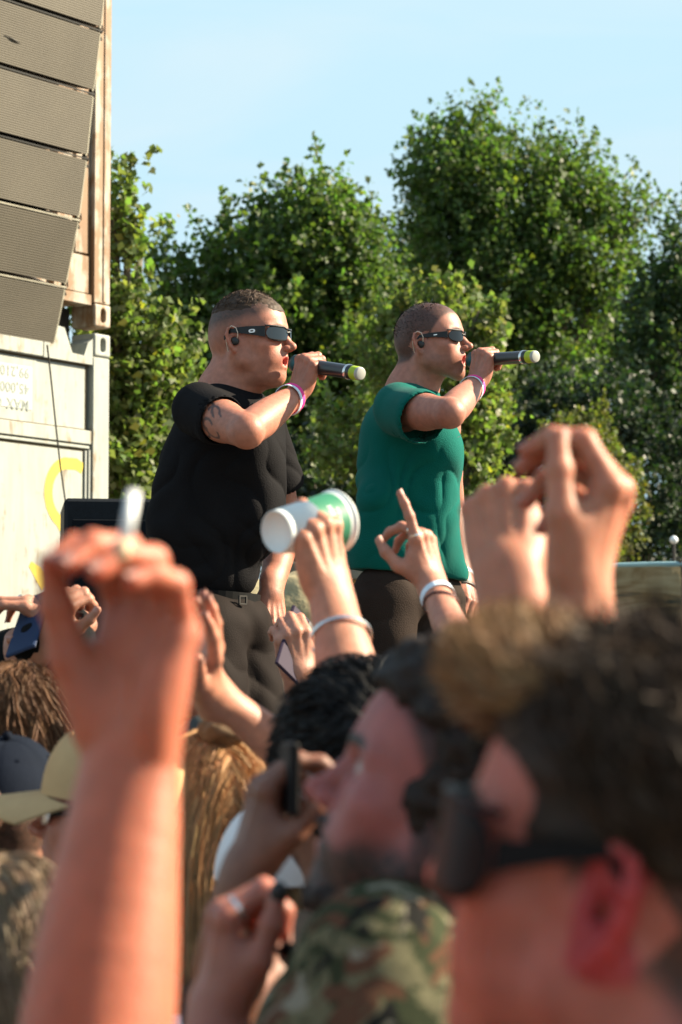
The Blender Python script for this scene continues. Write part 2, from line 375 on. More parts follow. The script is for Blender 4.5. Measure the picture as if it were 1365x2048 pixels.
def paint_head(c, v, n, T, R, S, hair=None, hairc=(.03, .02, .015), beard=0, beardc=(.04, .025, .02), lips=(.50, .13, .11), brow=.8, browc=None, eyes=True, redden=.25, earred=0):
    """c: colours so far; works in head-local coordinates. hair(lp) -> 0..1 cover of cropped hair"""
    L = ((v - T) @ R) / S; r = np.linalg.norm(L - V(0, 0, .01), axis=1); hd = r < .165
    x, y, z = L.T; ay = np.abs(y)
    def mixc(w, col):
        nonlocal c
        w = np.clip(w * hd, 0, 1)[:, None]; c = c*(1-w) + np.asarray(col)*w
    # warmer nose, cheeks, ears
    red = np.exp(-((x-.108)**2+(y)**2+(z+.012)**2)/.018**2) + .7*np.exp(-((x-.07)**2+(ay-.042)**2+(z+.018)**2)/.026**2) + 1.0*(ay > .071)*np.exp(-((x+.005)**2+(z-.0)**2)/.036**2)
    mixc(redden*red, c * np.array([1.05, .62, .55]))
    if earred: mixc(earred*(ay > .0725)*(x < .012)*sstep(.042, .030, np.sqrt((x+.008)**2 + z**2)), (.36, .030, .038))  # strong red painted in for light glowing through the ear
    if lips is not None:
        m = np.exp(-((np.clip(ay-.010, 0, 1)/.010)**2)) * (x > .082)
        w = m * (sstep(.0075, .0035, np.abs(z+.041)) + sstep(.0095, .0045, np.abs(z+.053)))
        mixc(w*.85, lips); mixc(((x < .090) & (x > .035) & (ay < .019) & (z < -.040) & (z > -.062) & (np.abs(n @ R[:, 0]) < 2) & (x < .086)) * sstep(.088, .080, x) * .95, (.25, .05, .045)) if lips[0] > .9 else None
    if brow:
        bz = .0345 + .004*np.sin(np.clip((ay-.012)/.035, 0, 1)*3.0)
        w = sstep(.0065, .0035, np.abs(z-bz)) * sstep(.010, .014, ay) * sstep(.052, .044, ay) * (x > .05)
        mixc(w*brow, browc or hairc)
    if eyes:
        w = sstep(.0135, .011, np.sqrt((ay-.031)**2 + ((z-.018)*1.9)**2)) * (x > .079)
        mixc(w, (.40, .32, .29)); w2 = sstep(.0062, .005, np.sqrt((ay-.031)**2 + (z-.018)**2)) * (x > .079); mixc(w2, (.05, .03, .02))
        lash = sstep(.0022, .0008, np.abs(z - (.0245 - (ay-.031)**2*12))) * (ay > .019) * (ay < .044) * (x > .07); mixc(lash*.85, (.02, .015, .01))
    if beard:
        w = sstep(-.022, -.040, z - .10*(.06-x).clip(-1, .06)*-1*0) * (x > -.02) * sstep(.118, .10, r) if False else None
        jawl = sstep(-.018, -.045, z + .0*x) * (x > .0)
        side = sstep(.020, .005, np.abs(x-.012)) * sstep(.02, -.01, z) * (ay > .045)
        mou = sstep(.007, .003, np.abs(z+.0305)) * (ay < .030) * (x > .07)
        notl = 1 - sstep(.030, .018, np.sqrt((x-.075)**2*.4 + (ay-.040)**2 + (z+.018)**2*.6))
        lipm = 1 - sstep(.016, .012, ay) * (x > .082) * sstep(.017, .014, np.abs(z+.0465))
        w = np.clip(np.maximum(jawl*notl, np.maximum(side, mou)) * lipm, 0, 1) * sstep(-.115, -.095, z)
        nn = .92 + .25*noise(L, 260, 5)
        mixc(w*beard*nn, beardc)
    if hair is not None:
        h = np.clip(hair(L), 0, 1) * (ay < .083) ; ear = ((ay > .074) | (np.abs(x+.012) + np.abs(z)*.7 < .030) & (ay > .066))
        h = h * np.where(ear & (z < .034), 0, 1)
        mixc(h * (.88 + .12*noise(L, 300, 9)), hairc)
    return c

def hairline(L, back=-.045, front=.078, soft=.012, temple=.018):
    """cover of a short haircut in head-local coordinates"""
    x, y, z = L.T; ay = np.abs(y)
    up = sstep(.050, .050 + soft, z + .55*(.0 - x)*0 - .0)           # above the hairline
    lim = np.interp(x, [-.12, -.05, -.02, .005, .018, .034, .050, .066, .085], [back, back+.005, -.02, .006, .012, .040, .062, .078, .092])
    lim = lim + np.where(ay > .03, 0, .0) - (np.clip(.05-ay, 0, .05))*.12*(x > .05)
    return sstep(lim - soft, lim + soft, z)

# hands -----------------------------------------------------------------------------
MCP = [(.091, .027, .003), (.095, .007, .006), (.090, -.013, .004), (.081, -.031, -.001)]
PHL = [(.043, .026, .022), (.047, .030, .023), (.043, .028, .023), (.034, .021, .019)]
FR = [(.0108, .0098, .0088, .0072), (.0110, .0100, .0089, .0073), (.0104, .0094, .0084, .0069), (.0093, .0083, .0075, .0062)]
def finger_pts(i, flex, spread, mir):
    p = V(*MCP[i]); pts = [p]; a = 0
    d0 = rot((0, 0, 1), spread) @ V(1, 0, 0); side = rot((0, 0, 1), spread) @ V(0, 1, 0)
    for L, f in zip(PHL[i], flex):
        a += f; d = rot(side, a) @ d0; p = p + d*L; pts.append(p)
    return [V(q[0], q[1]*mir, q[2]) for q in pts]
def hand(s, T, R, S=1.0, right=True, flex=None, spread=(4, 0, -4, -9), thumb=None, k=.0035, wristlen=.03, puff=1.0, tendon=1.0):
    """T wrist centre; R columns: towards fingers, y, back of the hand. thumb: three local directions (y towards thumb side)"""
    mir = 1 if right else -1; s.at(T, R, S)
    flex = flex or [(15, 20, 12)]*4; thumb = thumb or [(.75, .62, -.25), (.9, .42, -.1), (.97, .2, -.1)]
    y = lambda p: (p[0], p[1]*mir, p[2])
    s.cap((-wristlen, 0, 0), (.014, 0, -.001), .0275, .027, k=.02, n=(0, 0, 1), q=.72)
    for i, m in enumerate(MCP):
        s.cap(y((.012, m[1]*.62, -.002)), y((m[0]-.004, m[1], m[2]-.005)), .0135, .0118*puff, k=.012)
    s.ell(y((.052, -.002, -.006)), (.044, .037, .0125*puff), k=.012)
    s.ell(y((.038, .024, -.013)), (.031, .0155, .015*puff), k=.012, R=rot((0, 0, 1), 25*mir))
    s.ell(y((.036, -.026, -.011)), (.033, .0125, .0145*puff), k=.012)
    for i, m in enumerate(MCP):
        s.sph(y((m[0]-.001, m[1], m[2]+.001)), .0104 if i < 3 else .009, k=.006)
        if tendon: s.cap(y((.030, m[1]*.7, .0105)), y((m[0]-.008, m[1], m[2]+.0075)), .0022*tendon, .0030*tendon, k=.006)
    tips = []
    for i in range(4):
        pts = finger_pts(i, flex[i], spread[i], mir); r = FR[i]
        for j in range(3):
            mid = (pts[j] + pts[j+1]) / 2
            s.cap(pts[j], pts[j+1], r[j], r[j+1], k=k if j else .006)
            if j < 2: s.sph(pts[j+1], r[j+1]*1.0, k=.002)
        tips.append((s.w(pts[3]), nrm(s.R @ (pts[3]-pts[2])), s.R @ nrm(pts[3]-pts[2])))
    p = V(*y((.020, .023, -.012))); tp = [p]
    for L, d in zip((.043, .035, .027), thumb):
        p = p + nrm(V(*y(d)))*L; tp.append(p)
    s.cap(tp[0], tp[1], .0165, .0128, k=.013); s.cap(tp[1], tp[2], .0125, .0105, k=.006); s.cap(tp[2], tp[3], .0108, .0085, k=.003)
    s.sph(tp[2], .0114, k=.004)
    tw = [s.w(q) for q in tp]
    s.at()
    return dict(tips=tips, thumb=tw, fingers=[[T + R @ (q*S) for q in finger_pts(i, flex[i], spread[i], mir)] for i in range(4)])
def nails(name, H, parent, mat_, R, which=(0, 1, 2, 3), S=1.0, thumb=True, rr=1.0):
    """small curved plates on the back of the finger ends"""
    def plate(a, b, up, w):
        mb = MB()
        d = nrm(b - a); up = nrm(up - d*np.dot(up, d)); sd = np.cross(up, d); c = b - d*.002*S
        vs = []; 
        for i in range(4):
            for j in range(5):
                t = (j-2)/2*.95; u = (i-1.0)*.0042*S
                vs.append(c + d*u + sd*math.sin(t)*w + up*math.cos(t)*w*1.03)
        fs = [(i*5+j, i*5+j+1, (i+1)*5+j+1, (i+1)*5+j) for i in range(3) for j in range(4)]
        mb.add(vs, fs); mb.build(name, mat_, parent, smooth=True)
    for i in which:
        f = H['fingers'][i]; d1 = nrm(f[2]-f[1]); d2 = nrm(f[3]-f[2]); bend = np.cross(d1, d2)
        side = R[:, 1]; up = np.cross(d2, side); up = up if np.dot(up, d1 - d2*np.dot(d1, d2)) >= 0 else -up
        plate(f[2], f[3], up, FR[i][3]*S*rr)
    if thumb:
        t = H['thumb']; up = R[:, 1]*0 + (t[3]-t[0])*0 + np.cross(nrm(t[3]-t[2]), np.cross(R[:, 2], nrm(t[3]-t[2])))
        plate(t[2], t[3], up, .0085*S*rr)

def arm(s, sh, el, wr, hn=None, S=1.0, thick=1.0, side=None):
    """shoulder, elbow, wrist points; hn: back-of-hand direction (the wrist is flat across it)"""
    s.at(); t = thick*S; sh, el, wr = map(np.asarray, (sh, el, wr))
    s.cap(sh, sh*.45+el*.55, .051*t, .049*t, k=.02); s.cap(sh*.5+el*.5, el, .049*t, .040*t, k=.010)
    fd = nrm(wr-el); bend = nrm(nrm(sh-el) + fd)
    s.sph(el - bend*.004, .038*t, k=.015)
    g_ = lambda u: el + (wr-el)*u
    hn = V(0, -1, 0) if hn is None else hn; hn = nrm(hn - fd*np.dot(hn, fd))
    st = [(0, .038*t, .97), (.22, .0440*t, .96), (.45, .0415*t, .94), (.66, .0368*t, .91), (.82, .0330*t, .86), (.93, .0297*S, .80), (1.0, .0278*S, .76)]
    us = np.linspace(0, 1, 17); a_ = np.array(st); rr = np.interp(us, a_[:, 0], a_[:, 1]); rr[1:-1] = (rr[:-2] + 2*rr[1:-1] + rr[2:])/4; qq = np.interp(us, a_[:, 0], a_[:, 2])
    for i in range(16): s.cap(g_(us[i]), g_(us[i+1]), rr[i], rr[i+1], k=.004, n=hn, q=(qq[i]+qq[i+1])/2)
# ------------------------------------------------------------------ the ground, the stage
rng = np.random.default_rng(7); random.seed(7)
M_dirt = mat('packed_dirt', (.11, .085, .06), .95, var=.35, vscale=2.2, bump=.6, bscale=12)
M_deck = mat('stage_deck', (.06, .055, .05), .75, var=.3, vscale=5, bump=.2)
M_blacksteel = mat('black_steel', (.02, .021, .022), .45, metal=.4, var=.3, vscale=20)
g = MB(); g.add([(-400, -60, 0), (400, -60, 0), (400, 700, 0), (-400, 700, 0)], [(0, 1, 2, 3)]); go = g.build('ground', M_dirt, kind='structure')

stage = thing('stage_platform', (0, 7.2, 0), 'low dark stage platform that the two singers stand on', 'stage')
for i in range(8):
    MB().box((-1.75 + i*.5, 7.3, .975), (.246, 1.9, .025), bev=.006).build('deck_board', M_deck, stage)
MB().box((0, 7.3, .86), (2.0, 1.86, .085)).build('frame', M_blacksteel, stage)
for x in (-1.9, -.65, .65, 1.9):
    for y in (5.5, 7.3, 9.1): MB().box((x, y, .387), (.04, .04, .387)).build('leg', M_blacksteel, stage)
MB().box((0, 5.48, .44), (1.98, .012, .33)).build('front_skirt', mat('stage_skirt', (.012, .012, .013), .9), stage)

# ------------------------------------------------------------------ containers
UF = nrm(V(math.sin(math.radians(35)), math.cos(math.radians(35)), 0)); NF = V(UF[1], -UF[0], 0)   # along the face, out of the face
RC = np.stack([UF, -NF, V(0, 0, 1)], 1)                        # columns: along, inward, up
def rust_mat(name, base, rust, amount, streak=True):
    m = bpy.data.materials.new(name); m.use_nodes = True; nt = m.node_tree; N = nt.nodes; L = nt.links; b = N['Principled BSDF']
    tc = N.new('ShaderNodeTexCoord'); mp = N.new('ShaderNodeMapping'); mp.inputs['Scale'].default_value = (9, 9, 1.3) if streak else (5, 5, 5); L.new(tc.outputs['Object'], mp.inputs[0])
    n1 = N.new('ShaderNodeTexNoise'); n1.inputs['Scale'].default_value = 1.6; n1.inputs['Detail'].default_value = 8; n1.inputs['Roughness'].default_value = .65; L.new(mp.outputs[0], n1.inputs['Vector'])
    n2 = N.new('ShaderNodeTexNoise'); n2.inputs['Scale'].default_value = 14; n2.inputs['Detail'].default_value = 6; L.new(tc.outputs['Object'], n2.inputs['Vector'])
    ad = N.new('ShaderNodeMath'); ad.operation = 'MULTIPLY_ADD'; L.new(n2.outputs[0], ad.inputs[0]); ad.inputs[1].default_value = .45; L.new(n1.outputs[0], ad.inputs[2])
    rp = N.new('ShaderNodeValToRGB'); L.new(ad.outputs[0], rp.inputs[0]); e = rp.color_ramp.elements
    e[0].position = amount; e[0].color = (*base, 1); e[1].position = min(.99, amount + .16); e[1].color = (*rust, 1)
    n3 = N.new('ShaderNodeTexNoise'); n3.inputs['Scale'].default_value = 2.4; n3.inputs['Detail'].default_value = 6; L.new(mp.outputs[0], n3.inputs['Vector'])
    mr = N.new('ShaderNodeMapRange'); mr.inputs[1].default_value = .35; mr.inputs[2].default_value = .7; mr.inputs[3].default_value = 1.0; mr.inputs[4].default_value = .8; L.new(n3.outputs[0], mr.inputs[0])
    sc = N.new('ShaderNodeVectorMath'); sc.operation = 'SCALE'; L.new(rp.outputs[0], sc.inputs[0]); L.new(mr.outputs[0], sc.inputs['Scale']); L.new(sc.outputs[0], b.inputs['Base Color'])
    b.inputs['Roughness'].default_value = .62
    bp = N.new('ShaderNodeBump'); bp.inputs['Strength'].default_value = .25; bp.inputs['Distance'].default_value = .01; L.new(ad.outputs[0], bp.inputs['Height']); L.new(bp.outputs[0], b.inputs['Normal'])
    return m
M_cgrey = rust_mat('weathered_white_paint', (.30, .32, .295), (.20, .14, .07), .79)
M_crust = rust_mat('rusty_white_paint', (.36, .32, .26), (.22, .125, .06), .60)
M_dark = mat('painted_recess_shade', (.012, .011, .010), .9)
M_seam = mat('seam_grime', (.10, .075, .04), .9)
CO = P(218, 1000, 12.4) * V(1, 1, 0)                            # right front corner, on plan
ZS = P(215, 668, 12.4)[2]                                      # top of the lower container
def cp(u, v, z): return CO + UF*u + NF*v + V(0, 0, z)
def cbox(mb, u0, u1, v0, v1, z0, z1, bev=.004): return mb.box(cp((u0+u1)/2, (v0+v1)/2, (z0+z1)/2), ((u1-u0)/2, (v1-v0)/2, (z1-z0)/2), RC, bev)
def casting(z0, m, parent, u1=0.0):
    s = Solid(); c = cp(u1 - .062, -.075, z0 + .059); s.box(c, (.062, .081, .059), r=.008, k=.002, R=RC)
    s.cap(cp(u1-.060, .1, z0+.044), cp(u1-.060, .1, z0+.076), .021, k=.003, m='s'); s.cap(cp(u1-.060, -.05, z0+.044), cp(u1-.060, -.05, z0+.076), .021, k=.003, m='s')
    for t in np.linspace(0, .14, 8): s.cap(cp(u1-.060, .01-t*.9, z0+.044), cp(u1-.060, .01-t*.9, z0+.076), .021, k=.002, m='s')
    solid_obj('corner_casting', s, m, parent, h=.006)
    return
ct = thing('shipping_container', cp(-1.2, -3, 0), 'upside-down dirty white shipping container standing behind the speakers, lower of two', 'container')
ZB = ZS - 2.85
cbox(MB(), -2.4, -.012, -6.0, -.055, ZB+.02, ZS-.16).build('body_shell', M_cgrey, ct)
cbox(MB(), -.128, 0, -.16, 0, ZB+.118, ZS-.122).build('corner_post', M_cgrey, ct)
cbox(MB(), -2.4, -2.272, -.16, 0, ZB+.118, ZS-.122).build('corner_post', M_cgrey, ct)
casting(ZS-.118, M_cgrey, ct); casting(ZB, M_cgrey, ct); casting(ZS-.118, M_cgrey, ct, -2.276); casting(ZB, M_cgrey, ct, -2.276)
# top sill with the notch
cbox(MB(), -2.27, -.50, -.14, -.004, ZS-.165, ZS-.012).build('sill', M_cgrey, ct)
nb = MB()
f0 = [cp(-.497, -.004, ZS-.165), cp(-.126, -.004, ZS-.165), cp(-.126, -.004, ZS-.03), cp(-.165, -.004, ZS-.055), cp(-.195, -.004, ZS-.125), cp(-.285, -.004, ZS-.12), cp(-.345, -.004, ZS+.0), cp(-.46, -.004, ZS+.012), cp(-.497, -.004, ZS-.02)]
f1 = [p - NF*.12 for p in f0]; nf = len(f0)
nb.add(f0 + f1, [tuple(range(nf)), tuple(range(nf, 2*nf))[::-1]] + [(i, i+nf, (i+1) % nf + nf, (i+1) % nf) for i in range(nf)])
nb.build('notched_sill', M_cgrey, ct)
# header panel in a frame, horizontal rail, main door panel
cbox(MB(), -2.27, -.155, -.06, -.030, ZS-.50, ZS-.175).build('header_panel', M_cgrey, ct)
cbox(MB(), -2.27, -.13, -.06, -.006, ZS-.575, ZS-.505, .003).build('cross_rail', M_cgrey, ct)
cbox(MB(), -2.27, -.13, -.06, -.014, ZS-.597, ZS-.582, .002).build('rail_lip', M_cgrey, ct)
cbox(MB(), -.146, -.132, -.06, -.010, ZB+.12, ZS-.602, .002).build('edge_strip', M_cgrey, ct)
cbox(MB(), -.166, -.151, -.06, -.018, ZB+.12, ZS-.607, .002).build('edge_strip', M_cgrey, ct)
cbox(MB(), -2.27, -.171, -.065, -.028, ZB+.12, ZS-.610, .003).build('door_panel', M_cgrey, ct)
seam = MB()
for (a, b, z0, z1) in ((-2.27, -.13, ZS-.174, ZS-.168), (-2.27, -.13, ZS-.504, ZS-.498), (-2.27, -.13, ZS-.581, ZS-.576), (-2.27, -.13, ZS-.609, ZS-.598)): cbox(seam, a, b, -.06, -.0275, z0, z1, 0)
for (a, b) in ((-.155, -.147),): cbox(seam, a, b, -.06, -.0285, ZS-.50, ZS-.17, 0)
for (a, b) in ((-.151, -.146), (-.171, -.166)): cbox(seam, a, b, -.06, -.029, ZB+.12, ZS-.60, 0)
seam.build('seam', M_seam, ct)
# weight plate, printed upside down
plate = MB(); cbox(plate, -1.45, -.555, -.030, -.0275, ZS-.437, ZS-.222, .001); plate.build('label_plate', mat('label_plate', (.38, .40, .385), .6, var=.06), ct)
M_letter = mat('stencil_grey', (.20, .23, .22), .7, var=.25, vscale=70)
for txt, zz, x0_ in (('MAX', -.415, 0), ('GROSS', -.415, .195), ('45,000', -.335, 0), ('KG', -.335, .285), ('99,210', -.255, 0), ('LB', -.255, .285)):
    cu = bpy.data.curves.new('lettering', 'FONT'); cu.body = txt; cu.size = .072; cu.extrude = .0006; cu.align_x = 'LEFT'; cu.align_y = 'CENTER'; cu.space_character = 1.08; cu.offset = .0012
    cu.materials.append(M_letter); o = bpy.data.objects.new('lettering', cu); COL.objects.link(o)
    Rm = np.stack([-UF, V(0, 0, -1), NF], 1); o.matrix_world = Matrix.Translation(Vector(cp(-.578 - x0_, -.0265, ZS + zz))) @ Matrix([list(r) for r in Rm]).to_4x4()
    dg = bpy.context.evaluated_depsgraph_get(); me = bpy.data.meshes.new_from_object(o.evaluated_get(dg)); me.transform(o.matrix_world); bpy.data.objects.remove(o)
    link('lettering', me, ct)
# yellow graffiti on the door panel
def ribbon(pts, w, parent, m, name='graffiti'):
    mb = MB(); vs = []; n = len(pts)
    for i in range(n):
        p = V(*pts[i]); t = V(*pts[min(i+1, n-1)]) - V(*pts[max(i-1, 0)]); t = t/np.linalg.norm(t); nn = V(-t[1], t[0]); ww = w[i]/2 if not np.isscalar(w) else w/2
        for sg in (-1, 1):
            q = p + nn*ww*sg; vs.append(cp(q[0], -.0265 - .0, q[1]))
    mb.add(vs, [(2*i, 2*i+1, 2*i+3, 2*i+2) for i in range(n-1)]); return mb.build(name, m, parent)
M_yel = mat('yellow_spray_paint', (.46, .36, .03), .6, var=.12, vscale=30)
an = np.linspace(80, 245, 18); ring_ = [(-.285 + .145*math.cos(math.radians(a)), ZS-.835 + .155*math.sin(math.radians(a))) for a in an]
ribbon([(-.173, ZS-.70), (-.22, ZS-.68)] + ring_[2:] + [(-.30, ZS-1.02), (-.24, ZS-1.07), (-.22, ZS-1.2)], [.055, .06] + [.06]*16 + [.075, .085, .06], ct, M_yel)
ribbon([(-.33, ZS-.93), (-.28, ZS-.96), (-.22, ZS-1.05)], [.03, .06, .09], ct, M_yel)
ribbon([(-.56, ZS-1.20), (-.50, ZS-1.24), (-.44, ZS-1.30)], [.03, .07, .08], ct, M_yel)

c2 = thing('shipping_container', cp(-1.2, -3, ZS+.06), 'rusty white shipping container stacked on top of the lower one, with bent edges', 'container')
Z2 = ZS + .035
cbox(MB(), -2.4, -.012, -6.0, -.05, Z2+.14, Z2+2.84).build('body_shell', M_crust, c2)
casting(Z2, M_crust, c2); casting(Z2+2.73, M_crust, c2); casting(Z2, M_crust, c2, -2.276)
cbox(MB(), -.128, 0, -.16, 0, Z2+.122, Z2+2.73).build('corner_post', M_crust, c2)
cbox(MB(), -.062, -.035, -.01, .006, Z2+.13, Z2+2.72, .004).build('post_rib', M_crust, c2)
cbox(MB(), -.41, -.132, -.10, -.010, Z2+.105, Z2+.16, .003).build('bottom_rail', M_crust, c2)
cbox(MB(), -2.27, -.43, -.10, -.010, Z2+.06, Z2+.16, .003).build('bottom_rail', M_crust, c2)
cbox(MB(), -.41, -.134, -.06, -.022, Z2+.165, Z2+.36, .004).build('lower_panel', M_crust, c2)
cbox(MB(), -.245, -.134, -.06, -.026, Z2+.37, Z2+2.7, .004).build('corrugation', M_crust, c2)
cbox(MB(), -.40, -.265, -.06, -.020, Z2+.37, Z2+2.7, .012).build('corrugation', M_crust, c2)
for i in range(5): cbox(MB(), -.83-i*.35, -.65-i*.35, -.06, -.020, Z2+.18, Z2+2.7, .012).build('corrugation', M_crust, c2)
cbox(MB(), -.44, -.42, -.14, -.05, ZS-.16, Z2+.06, 0).build('spacer_bar', M_crust, c2)
cbox(MB(), -2.2, -.14, -1.6, -.155, ZS-.155, Z2+.10, 0).build('underside_shadow_box', M_dark, c2)  # solid near-black box, stands in for the shade between the containers

# ------------------------------------------------------------------ hanging line array
def grille_mat():
    m = bpy.data.materials.new('speaker_grille'); m.use_nodes = True; N = m.node_tree.nodes; L = m.node_tree.links; b = N['Principled BSDF']
    uv = N.new('ShaderNodeUVMap'); 
    sx = N.new('ShaderNodeSeparateXYZ'); L.new(uv.outputs[0], sx.inputs[0])
    def mth(op, a, bv=None, c=None):
        n = N.new('ShaderNodeMath'); n.operation = op
        for i, q in enumerate((a, bv, c)):
            if q is None: continue
            if isinstance(q, (int, float)): n.inputs[i].default_value = q
            else: L.new(q, n.inputs[i])
        return n.outputs[0]
    rows = mth('SINE', mth('MULTIPLY', sx.outputs['Y'], 2*math.pi*26)); off = mth('MULTIPLY', mth('FLOOR', mth('MULTIPLY', sx.outputs['Y'], 26)), 3.14159)
    cols = mth('SINE', mth('ADD', mth('MULTIPLY', sx.outputs['X'], 2*math.pi*120), off))
    h = mth('ADD', mth('MULTIPLY', rows, .92), mth('MULTIPLY', cols, .08)); mr = N.new('ShaderNodeMapRange'); mr.inputs[1].default_value = -1; mr.inputs[2].default_value = 1; mr.inputs[3].default_value = .72; mr.inputs[4].default_value = 1.1; L.new(h, mr.inputs[0])
    nz = N.new('ShaderNodeTexNoise'); nz.inputs['Scale'].default_value = 3; nz.inputs['Detail'].default_value = 5; tc = N.new('ShaderNodeTexCoord'); L.new(tc.outputs['Object'], nz.inputs[0])
    m2 = mth('MULTIPLY', mr.outputs[0], mth('MULTIPLY_ADD', nz.outputs[0], .5, .75)); sc = N.new('ShaderNodeVectorMath'); sc.operation = 'SCALE'; sc.inputs[0].default_value = (.105, .092, .068); L.new(m2, sc.inputs['Scale']); L.new(sc.outputs[0], b.inputs['Base Color'])
    b.inputs['Roughness'].default_value = .7; bp = N.new('ShaderNodeBump'); bp.inputs['Strength'].default_value = .25; bp.inputs['Distance'].default_value = .002; L.new(h, bp.inputs['Height']); L.new(bp.outputs[0], b.inputs['Normal'])
    return m
M_grille = grille_mat(); M_cab = mat('cabinet_black', (.028, .028, .026), .6, var=.2); M_edge = mat('grille_edge', (.36, .34, .27), .6, var=.15); M_clip = mat('rigging_steel', (.06, .055, .05), .5, metal=.6)
la = thing('line_array_speaker', P(60, 100, 11.4), 'hanging column of stacked line array speakers with dusty grilles', 'speaker array')
edge = [(217, -68), (205, 62), (190, 188), (177, 317), (161, 441), (134, 575), (110, 694)]
EP = [P(x, y, 11.2 + (205 - x)/FPX*11.2*1.5) for x, y in edge]
UA = nrm(V(math.sin(math.radians(36)), math.cos(math.radians(36)), 0))
slant = [.02, .01, 0, -.01, -.02, -.03, -.06]
for i in range(6):
    a, b = EP[i], EP[i+1]; up = nrm(a - b); hgt = np.linalg.norm(a - b); n = nrm(np.cross(up, -UA)); n = n if n[1] < 0 else -n
    R = np.stack([UA, -n, up], 1)                              # along, inward, up
    def q(u, w, z, a=a, R=R): return b + R @ V(u, w, z)
    cab = MB()
    for (u0, u1) in ((-1.25, -.012),): cab.box(q((u0+u1)/2, .235, hgt/2), ((u1-u0)/2, .21, hgt/2-.014), R, .006)
    cab.build('cabinet', M_cab, la)
    vs = [q(-1.25, 0, .018), q(-.016, 0, .018), q(-.016, 0, hgt-.010), q(-1.25, 0, hgt-.010)]; vs += [p + R[:, 1]*.018 for p in vs]
    me = bpy.data.meshes.new('grille'); me.from_pydata([tuple(p) for p in vs], [], [(0,1,2,3),(4,7,6,5),(0,4,5,1),(1,5,6,2),(2,6,7,3),(3,7,4,0)])
    uvl = me.uv_layers.new(name='UVMap'); 
    for li, uvv in zip(range(4), ((0,0),(1,0),(1,1),(0,1))): uvl.data[li].uv = uvv
    me.materials.append(M_grille); link('grille', me, la)
    ed = MB()
    for j in range(26): ed.box(q(-.008, .004, .022 + (hgt-.036)*(j+.5)/26), (.0045, .004, (hgt-.04)/26*.33), R)
    ed.box(q(-.006, .014, hgt/2), (.0055, .005, hgt/2-.012), R); ed.build('grille_edge', M_edge, la)
    MB().box(q(-.60, .006, hgt-.0015), (.60, .008, .0035), R).build('top_lip', M_edge if i in (4, 5) else M_cab, la)
    cl = MB(); cl.box(q(.006, .03, hgt-.01), (.006, .012, .026), R); cl.tube([q(.014, .02, hgt+.03), q(.02, .015, hgt+.005), q(.01, .02, hgt-.02), q(.022, .02, hgt-.035)], .004, 6); cl.box(q(.012, .02, hgt-.038), (.008, .008, .005), R)
    cl.build('rigging_clip', M_clip, la)
    if i == 1: MB().tube([q(-.62, -.003, hgt*.48), q(-.56, -.004, hgt*.44), q(-.52, -.003, hgt*.42)], [.001, .0035, .001], 5).build('grille_scratch', M_cab, la)
# rigging above the frame and the cable hanging from the lowest cabinet
MB().box((EP[0] + V(-.5, .35, 1.2)), (.05, .05, 1.2)).build('lifting_column', M_clip, la)
tag(MB().tube([P(95, 690, 11.55), P(104, 770, 11.6), P(112, 850, 11.65), P(121, 930, 11.7), P(131, 1000, 11.7), P(136, 1100, 11.7), P(140, 1500, 11.7)*V(1, 1, 0) + V(0, 0, .02)], .0045, 6).build('speaker_cable', mat('dark_cable', (.03, .028, .02), .7)), 'thin dark cable hanging down from the lowest line array cabinet in front of the container', 'cable')

# ------------------------------------------------------------------ black cabinet behind the singer
sp = thing('stage_speaker', P(200, 1180, 8.9)*V(1, 1, 0)+V(0, 0, 1.0), 'plain black speaker cabinet standing at the left end of the stage', 'speaker')
spx0 = P(95, 996, 8.9); Rz = rot((0, 0, 1), 8)
cz = (spx0[2] + 1.0)/2; hz = (spx0[2] - 1.0)/2; scn = V(spx0[0] + .36, 9.2, cz)
MB().box(scn, (.34, .30, hz-.001), Rz, .012).build('cabinet', mat('black_speaker_paint', (.007, .009, .012), .6, spec=.15, var=.2, vscale=60, bump=.2, bscale=300), sp)
MB().box(scn + Rz @ V(0, -.306, -.02), (.31, .006, hz-.06), Rz, .003).build('front_grille', mat('black_foam', (.006, .008, .011), .9, spec=.08, bump=.4, bscale=400), sp)

# ------------------------------------------------------------------ rocks, walls, fence behind the stage
def rock_mat(name, c1, c2, s=6):
    m = mat(name, c1, .95, bump=.9, bscale=16); N = m.node_tree.nodes; L = m.node_tree.links; tc = N.new('ShaderNodeTexCoord'); nz = N.new('ShaderNodeTexNoise'); nz.inputs['Scale'].default_value = s; nz.inputs['Detail'].default_value = 9; nz.inputs['Roughness'].default_value = .7; L.new(tc.outputs['Object'], nz.inputs[0])
    rp = N.new('ShaderNodeValToRGB'); e = rp.color_ramp.elements; e[0].position = .36; e[0].color = (*c2, 1); e[1].position = .56; e[1].color = (*c1, 1); L.new(nz.outputs[0], rp.inputs[0]); L.new(rp.outputs[0], N['Principled BSDF'].inputs['Base Color']); return m
M_rock = rock_mat('sandy_stone', (.34, .29, .17), (.13, .10, .06)); M_rock2 = rock_mat('grey_stone', (.24, .22, .17), (.06, .055, .045), 12)
def boulder(c, r, R, m, label, seed, grp='big stones behind the stage'):
    s = Solid(); s.box(c, r, r=min(r)*.45, k=.01, R=R)
    for i in range(6):
        d = nrm(rng.normal(size=3)); s.ell(c + R @ (d*V(*r)*1.05), V(*r)*.35, k=.03, m='s')
    o = solid_obj('boulder', s, m, None, h=.035, disp=lambda v, n: .045*noise(v, 3, seed) + .022*noise(v, 9, seed) + .008*noise(v, 24, seed))
    return tag(o, label, 'rock', grp)
boulder(P(575, 1270, 11.2)*V(1, 1, 0)+V(0, 0, 1.05), (.34, .4, 1.13), rot((0, 1, 0), -7), M_rock, 'tall pale sandy boulder rising behind the singer in black, beside his hanging hand', 1)
